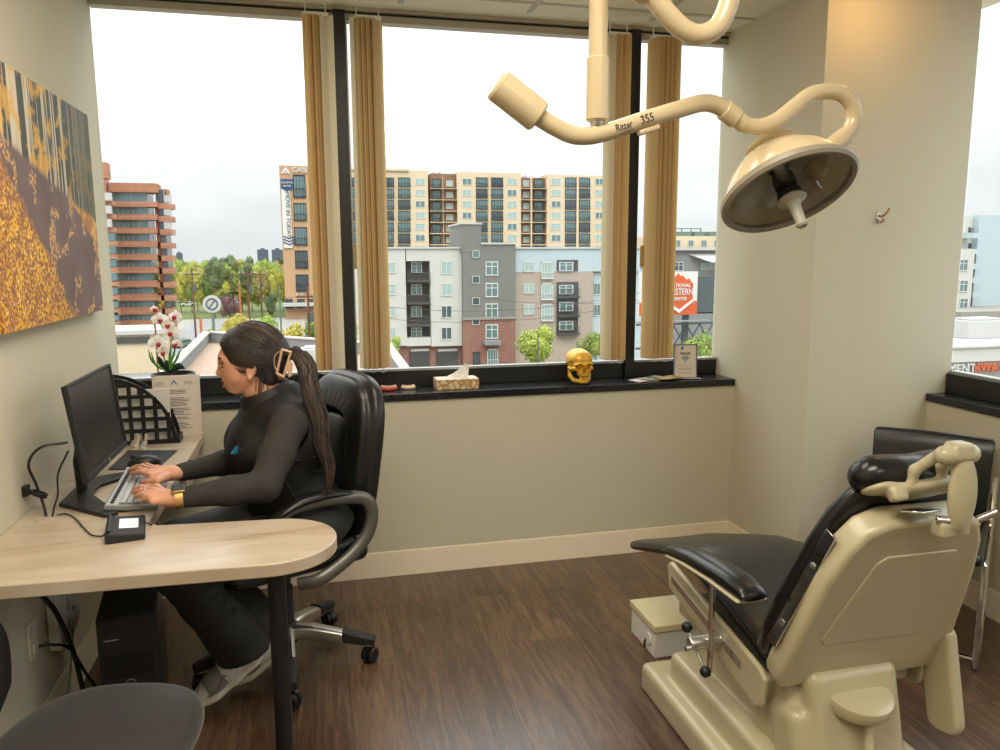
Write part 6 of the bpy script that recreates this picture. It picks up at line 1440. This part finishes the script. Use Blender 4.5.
MB().sphere(o_(162.5, 303, -.01), (.008, .007, .010), 10).sphere(o_(160, 306, -.01), (.006, .006, .008), 10).build('bud', mat('orchid_bud', srgb(190, 186, 80), .5), OR, w=1)
# ================================================================ things on the sill
pk = mat('model_pink', srgb(206, 84, 74), .35); th_ = mat('model_teeth', srgb(232, 206, 170), .4)
def teeth(c, s, gum, label, yaw=0):
    e = empty('dental_model', tuple(c), label=label, cat='dental model', group='small dental arch models on the sill')
    m = MB(); t = MB(); n = 13; c = V(c)
    arcp = [V((math.cos(a)*s, -math.sin(a)*s*.8+s*.3, 0)) for a in [PI*i/(n-1)*1.0 for i in range(n)]]; Ry = Matrix.Rotation(yaw, 4, 'Z')
    P_ = [c+Ry@p for p in arcp]
    m.tube([p+V((0, 0, s*.32)) for p in P_], s*.33, 10, sub=2); pass
    for i, p in enumerate(P_): t.sphere(p+V((0, 0, s*.62)), (s*.13, s*.13, s*.2), 8)
    m.build('gum_base', gum, e, w=1, bevel=.002); t.build('teeth', th_, e, w=1)
teeth((.318, 3.615, SILL), .032, pk, 'pink and white tooth arch model nearest the leather chair'); teeth((.412, 3.630, SILL), .027, th_, 'cream tooth arch model between the pink one and the tissue box'); teeth((.262, 3.64, SILL), .016, pk, 'sliver of a pink tooth model showing beside the chair back')
# tissue box
tb = V((.640, 3.617, SILL)); TB = empty('tissue_box', tuple(tb), label='patterned tissue box with a white tissue pulled up on the black sill', cat='tissue box')
m_ = mat('tissue_carton', srgb(214, 192, 152), .6); N, L, b = nodes(m_); tc = N.new('ShaderNodeTexCoord'); wv = N.new('ShaderNodeTexVoronoi'); wv.inputs['Scale'].default_value = 34; wv.feature = 'DISTANCE_TO_EDGE'; rp = N.new('ShaderNodeValToRGB')
rp.color_ramp.elements[0].position = .0; rp.color_ramp.elements[0].color = srgb(150, 128, 100); rp.color_ramp.elements[1].position = .14; rp.color_ramp.elements[1].color = srgb(222, 204, 168); q = rp.color_ramp.elements.new(.05); q.color = srgb(200, 148, 70); L.new(tc.outputs['Object'], wv.inputs[0]); L.new(wv.outputs['Distance'], rp.inputs[0]); L.new(rp.outputs[0], b.inputs['Base Color'])
Rt = Matrix.Translation(tb)@Matrix.Rotation(math.radians(1), 4, 'Z'); MB().box((0, 0, .024), (.205, .105, .048), M=Rt).build('carton', m_, TB, w=1, bevel=.0015); MB().box((0, 0, .0485), (.19, .095, .001), M=Rt).build('carton_top', M_['paper'], TB, w=1)
vs = []; n = 9
for i in range(n):
    t = i/(n-1); xx = -.055+.115*t; vs.append([V((xx, -.012+.006*math.sin(i*2.1), .047)), V((xx*.9+.008, .006*math.sin(i*1.7+1), .060+.012*t)), V((xx*.62+.030, .010*math.sin(i*1.3), .072+.03*t)), V((.020+xx*.5, .008*math.sin(i*2.2), .076+.045*t**1.2))])
mb = MB(); flat_ = [p for r_ in vs for p in r_]; mb.add(flat_, [(4*i+j, 4*i+j+1, 4*i+j+5, 4*i+j+4) for i in range(n-1) for j in range(3)], Rt); mb.build('tissue', mat('tissue', srgb(240, 238, 232), .8), TB, w=1, fixn=False, solid=.001, sub=1)
# gold skull
sk = V((1.262, 3.600, SILL)); gold = mat('gold_paint', srgb(232, 182, 66), .36, metal=.25, spec=.6, noise=.12, nscale=50); golddark = gold
ys_ = math.radians(-32); Rz = Matrix.Rotation(ys_, 3, 'Z')     # face toward the camera, turned a little to its left
sp_ = lambda x, y, z: sk+(Matrix.Rotation(math.radians(2), 3, 'Z')@V((x, y, z)))
Rs = Euler((0, 0, math.radians(2))).to_matrix()
S = Sdf((1.13, 3.46, SILL-.005), (1.40, 3.72, SILL+.20), .0022)
S.ell(sp_(0, .020, .116), (.063, .076, .055), Rs, k=.01); S.ell(sp_(0, -.026, .118), (.051, .038, .042), Rs, k=.02)      # cranium, forehead
S.ell(sp_(0, -.05, .098), (.050, .022, .012), Rs, k=.008)                                                                # brow
S.box(sp_(0, -.045, .066), (.030, .022, .026), .014, Rs, k=.012)                                                         # maxilla
for s in (-1, 1):
    S.chain([sp_(.036*s, -.048, .078), sp_(.052*s, -.028, .076), sp_(.058*s, .005, .080)], [.011, .009, .006], k=.006)   # cheek bones
    S.chain([sp_(.050*s, .008, .066), sp_(.049*s, .002, .036), sp_(.040*s, -.020, .018), sp_(.015*s, -.052, .014)], [.010, .011, .010, .011], k=.006)   # mandible
    S.ell(sp_(.0235*s, -.066, .085), (.0185, .034, .0175), Rs, k=.003, op='s')                                             # eye sockets
    S.ell(sp_(.058*s, -.024, .096), (.012, .018, .016), Rs, k=.006, op='s')
    S.ell(sp_(.037*s, -.036, .048), (.010, .022, .013), Rs, k=.004, op='s')
S.ell(sp_(0, -.068, .063), (.0095, .026, .0145), Rs, k=.003, op='s'); S.cone(sp_(0, -.072, .078), sp_(0, -.072, .066), .003, .006, k=.003, op='s')
S.box(sp_(0, -.050, .016), (.020, .012, .012), .008, Rs, k=.006)
for i in range(8):
    a = (i-3.5)*.0062; S.box(sp_(a, -.064+abs(a)*.25, .045), (.0028, .004, .006), .002, Rs, k=.001); S.box(sp_(a, -.062+abs(a)*.25, .031), (.0027, .004, .006), .002, Rs, k=.001)
S.cone(sp_(-.03, -.070, .038), sp_(.03, -.070, .038), .0012, .0012, k=.0015, op='s')
S.ell(sp_(0, .02, .045), (.035, .05, .028), Rs, k=.01, op='s')
S.box(sp_(0, 0, -.02), (.15, .15, .0205), .001, k=.001, op='s')
S.build('skull', gold, None, label='shiny gold human skull model on the black sill', cat='skull')
bpy.data.objects['skull'].location = (0, 0, 0)
# leaflets and wi-fi card
for i, (x, y, a, c, lab) in enumerate(((1.60, 3.575, .25, M_['paper'], 'white leaflet lowest of the small pile on the sill'), (1.70, 3.60, -.1, mat('leaflet_green', srgb(70, 112, 84), .4, noise=.4, nscale=50), 'green printed leaflet in the pile on the sill'), (1.655, 3.60, .5, mat('leaflet_grey', srgb(190, 190, 180), .4, noise=.15, nscale=60), 'pale grey leaflet across the pile on the sill'), (1.725, 3.575, .15, mat('leaflet_gold', srgb(168, 140, 74), .4, noise=.3, nscale=40), 'yellowish leaflet right end of the pile on the sill'))):
    Mx = Matrix.Translation((x, y, SILL+.0012+.003*i))@Matrix.Rotation(a, 4, 'Z'); m = MB(); n = 6
    for k in range(n): m.b2((0, 0, 0), (0, 0, 0)) if 0 else None
    vs = [V((-.07+.14*k/n, s*.045, .002*math.sin(k*.9+i)+.002)) for k in range(n+1) for s in (-1, 1)]; m.add(vs, [(2*k, 2*k+2, 2*k+3, 2*k+1) for k in range(n)], Mx); thing(m, 'leaflet', c, lab, 'leaflet', solid=.0012, fixn=False, group='leaflets on the sill')
wf = V((1.826, 3.580, SILL)); WF = empty('table_sign', tuple(wf), label='clear stand with a Wi-Fi card on the sill before the billboard', cat='table sign'); Mx = Matrix.Translation(wf)@Matrix.Rotation(math.radians(-12), 4, 'Z')@Matrix.Rotation(math.radians(-6), 4, 'X')
WCD = MB().box((0, 0, .09), (.112, .0015, .165), M=Mx).build('card', M_['paper'], WF, w=1)
m = MB()
for a, b in (((-.061, .004), (-.055, .178)), ((.055, .004), (.061, .178)), ((-.061, .172), (.061, .178)), ((-.061, .004), (.061, .008))): m.box(((a[0]+b[0])/2, 0, (a[1]+b[1])/2), (b[0]-a[0], .005, b[1]-a[1]), M=Mx)
m.build('frame', mat('sign_frame', srgb(104, 124, 140), .3), WF, w=1, bevel=.001); MB().box((0, 0, .0025), (.15, .06, .004), M=Mx).build('foot', mat('acrylic', srgb(206, 212, 210), .15), WF, w=1, bevel=.001)
text('card_lettering', 'WI-FI', .022, Mx@Matrix.Translation((0, -.0012, .128))@Matrix.Rotation(PI/2, 4, 'X'), M_['ink'], WCD, ext=.0003, font_bold=.0006)
m = MB()
for r_ in (.009, .017, .025):
    for k in range(10):
        a0 = math.radians(45+90*k/10); a1 = math.radians(45+90*(k+1)/10); m.prism([(math.cos(a)*q_, math.sin(a)*q_) for a, q_ in ((a0, r_), (a1, r_), (a1, r_+.0045), (a0, r_+.0045))], -.0016, -.0010, 'XZ', M=Mx@Matrix.Translation((0, 0, .086)))
m.prism([(-.003, 0), (0, -.004), (.003, 0), (0, .004)], -.0016, -.0010, 'XZ', M=Mx@Matrix.Translation((0, 0, .088))); m.build('wireless_symbol', M_['blue'], WCD, w=1)
MB().prism([(-.014, 0), (-.004, .017), (.002, .017), (.002, 0)], -.0016, -.0010, 'XZ', M=Mx@Matrix.Translation((-.012, 0, .150))).build('emblem', M_['blue'], WCD, w=1)
m = MB()
for z_q in (.066, .054, .048, .034, .028): m.box((0, -.0011, z_q), (.07, .0004, .0013), M=Mx)
m.build('small_print', M_['inkl'], WCD, w=1)
# ================================================================ on the walls
PC = V((-.88, 2.385, 1.293)); MB().b2((.0, 0, 0), (.035, 1.046, .762)).build('wall_picture', M_['pic'], None, loc=tuple(PC), smooth=0, label='unframed canvas print of a leaf-strewn autumn forest path on the left wall', cat='picture')
hk = at(878, 218, 'Y', 2.92); HK = empty('coat_hook', tuple(hk), label='small brass double coat hook on the pillar face', cat='hook')
MB().lathe([(0, 0), (.012, 0), (.012, .004), (0, .005)], hk, (0, -1, 0), 20).box(hk+V((0, -.003, 0)), (.016, .005, .045)).build('backplate', M_['steel'], HK, w=1, bevel=.002)
MB().tube([hk+V((0, -.004, .010)), hk+V((.004, -.020, .006)), hk+V((.012, -.038, .022)), hk+V((.016, -.046, .040))], [.004, .0045, .004, .005], 10, sub=5).tube([hk+V((0, -.004, -.008)), hk+V((.002, -.016, -.018)), hk+V((.004, -.028, -.014)), hk+V((.005, -.030, -.004))], [.004, .004, .004, .0045], 10, sub=5).build('prongs', M_['brass'], HK, w=1)
# ================================================================ under the desk
pcm = V((-.635, 2.63, 0)); Mp = Matrix.Translation(pcm)@Matrix.Rotation(math.radians(8), 4, 'Z'); PCX = empty('computer_tower', tuple(pcm), label='black computer tower with a round badge standing under the desk', cat='computer')
MB().box((0, 0, .215), (.17, .38, .39), M=Mp).build('case', M_['black'], PCX, w=1, bevel=.004)
m = MB(); m.box((0, -.195, .215), (.166, .016, .385), M=Mp); fr_ = m.build('front_bezel', M_['blackm'], PCX, w=1, bevel=.004)
m = MB()
for i in range(12): m.box((0, -.2045, .225+.013*i if i < 6 else .05+.013*(i-6)), (.14, .003, .004), M=Mp)
m.box((0, -.2040, .17), (.004, .001, .30), M=Mp)
m.build('grille', M_['black'], fr_, w=1)
MB().lathe([(.0135, 0), (.0155, 0), (.0155, .003), (.0135, .003)], Mp@V((0, -.205, .195)), Mp.to_3x3()@V((0, -1, 0)), 28, closed=True).build('badge_ring', M_['alu'], fr_, w=1)
text('badge_lettering', 'DELL', .0085, Mp@Matrix.Translation((0, -.2065, .195))@Matrix.Rotation(PI/2, 4, 'X'), M_['alu'], fr_, ext=.0003)
MB().box((-.045, -.2045, .345), (.04, .002, .004), M=Mp).build('model_strip', M_['alu'], fr_, w=1)
MB().box((.06, -.205, .16), (.012, .006, .02), M=Mp).box((.07, -.207, .13), (.010, .006, .01), M=Mp).build('indicator', mat('indicator_green', srgb(50, 130, 90), .4), PCX, w=1)
for z0 in (0,): MB().box((0, 0, .01), (.15, .34, .02), M=Mp).build('foot_pad', M_['blackm'], PCX, w=1)
ot = V((-.88, 2.455, .36)); OT = empty('wall_outlet', tuple(ot), label='cream wall outlet below the desk with a black plug in it', cat='outlet')
MB().box(ot+V((.004, 0, 0)), (.008, .075, .118)).build('plate', mat('outlet_cream', srgb(222, 212, 188), .4), OT, w=1, bevel=.003); MB().box(ot+V((.010, 0, .026)), (.005, .034, .030)).box(ot+V((.010, 0, -.026)), (.005, .034, .030)).build('socket', M_['white'], OT, w=1, bevel=.004)
ps = V((-.88, 2.70, .345)); PS = empty('power_strip', tuple(ps), label='white wall-mounted power strip box beside the outlet under the desk', cat='power strip')
MB().box(ps+V((.022, -.03, 0)), (.04, .18, .19)).build('housing', M_['white'], PS, w=1, bevel=.008); MB().box(ps+V((.045, .01, .03)), (.01, .10, .05)).box(ps+V((.045, .01, -.04)), (.01, .10, .05)).build('socket_block', mat('strip_grey', srgb(190, 188, 184), .4), PS, w=1, bevel=.003)
cable('cable', [(-.84, 2.40, .70), (-.845, 2.42, .55), (-.82, 2.50, .42), (-.80, 2.56, .25), (-.79, 2.58, .12), (-.74, 2.52, .02), (-.70, 2.40, .01)], .008, M_['black'], 'thick black cable hanging from the desk to the floor by the outlet')
cable('cable', [(-.862, 2.455, .336), (-.83, 2.47, .33), (-.80, 2.53, .28), (-.78, 2.60, .15), (-.74, 2.62, .05)], .005, M_['black'], 'black cable plugged into the lower socket of the outlet')
cable('cable', [(-.85, 2.76, .70), (-.84, 2.75, .5), (-.835, 2.70, .3), (-.84, 2.60, .1), (-.85, 2.5, .01)], .003, mat('cable_green', srgb(110, 140, 116), .5), 'thin pale green network cable hanging beside the power strip')
cable('cable', [(-.80, 2.84, .60), (-.76, 2.86, .45), (-.74, 2.84, .35), (-.70, 2.80, .30)], .005, M_['black'], 'black cable running down behind the computer tower')
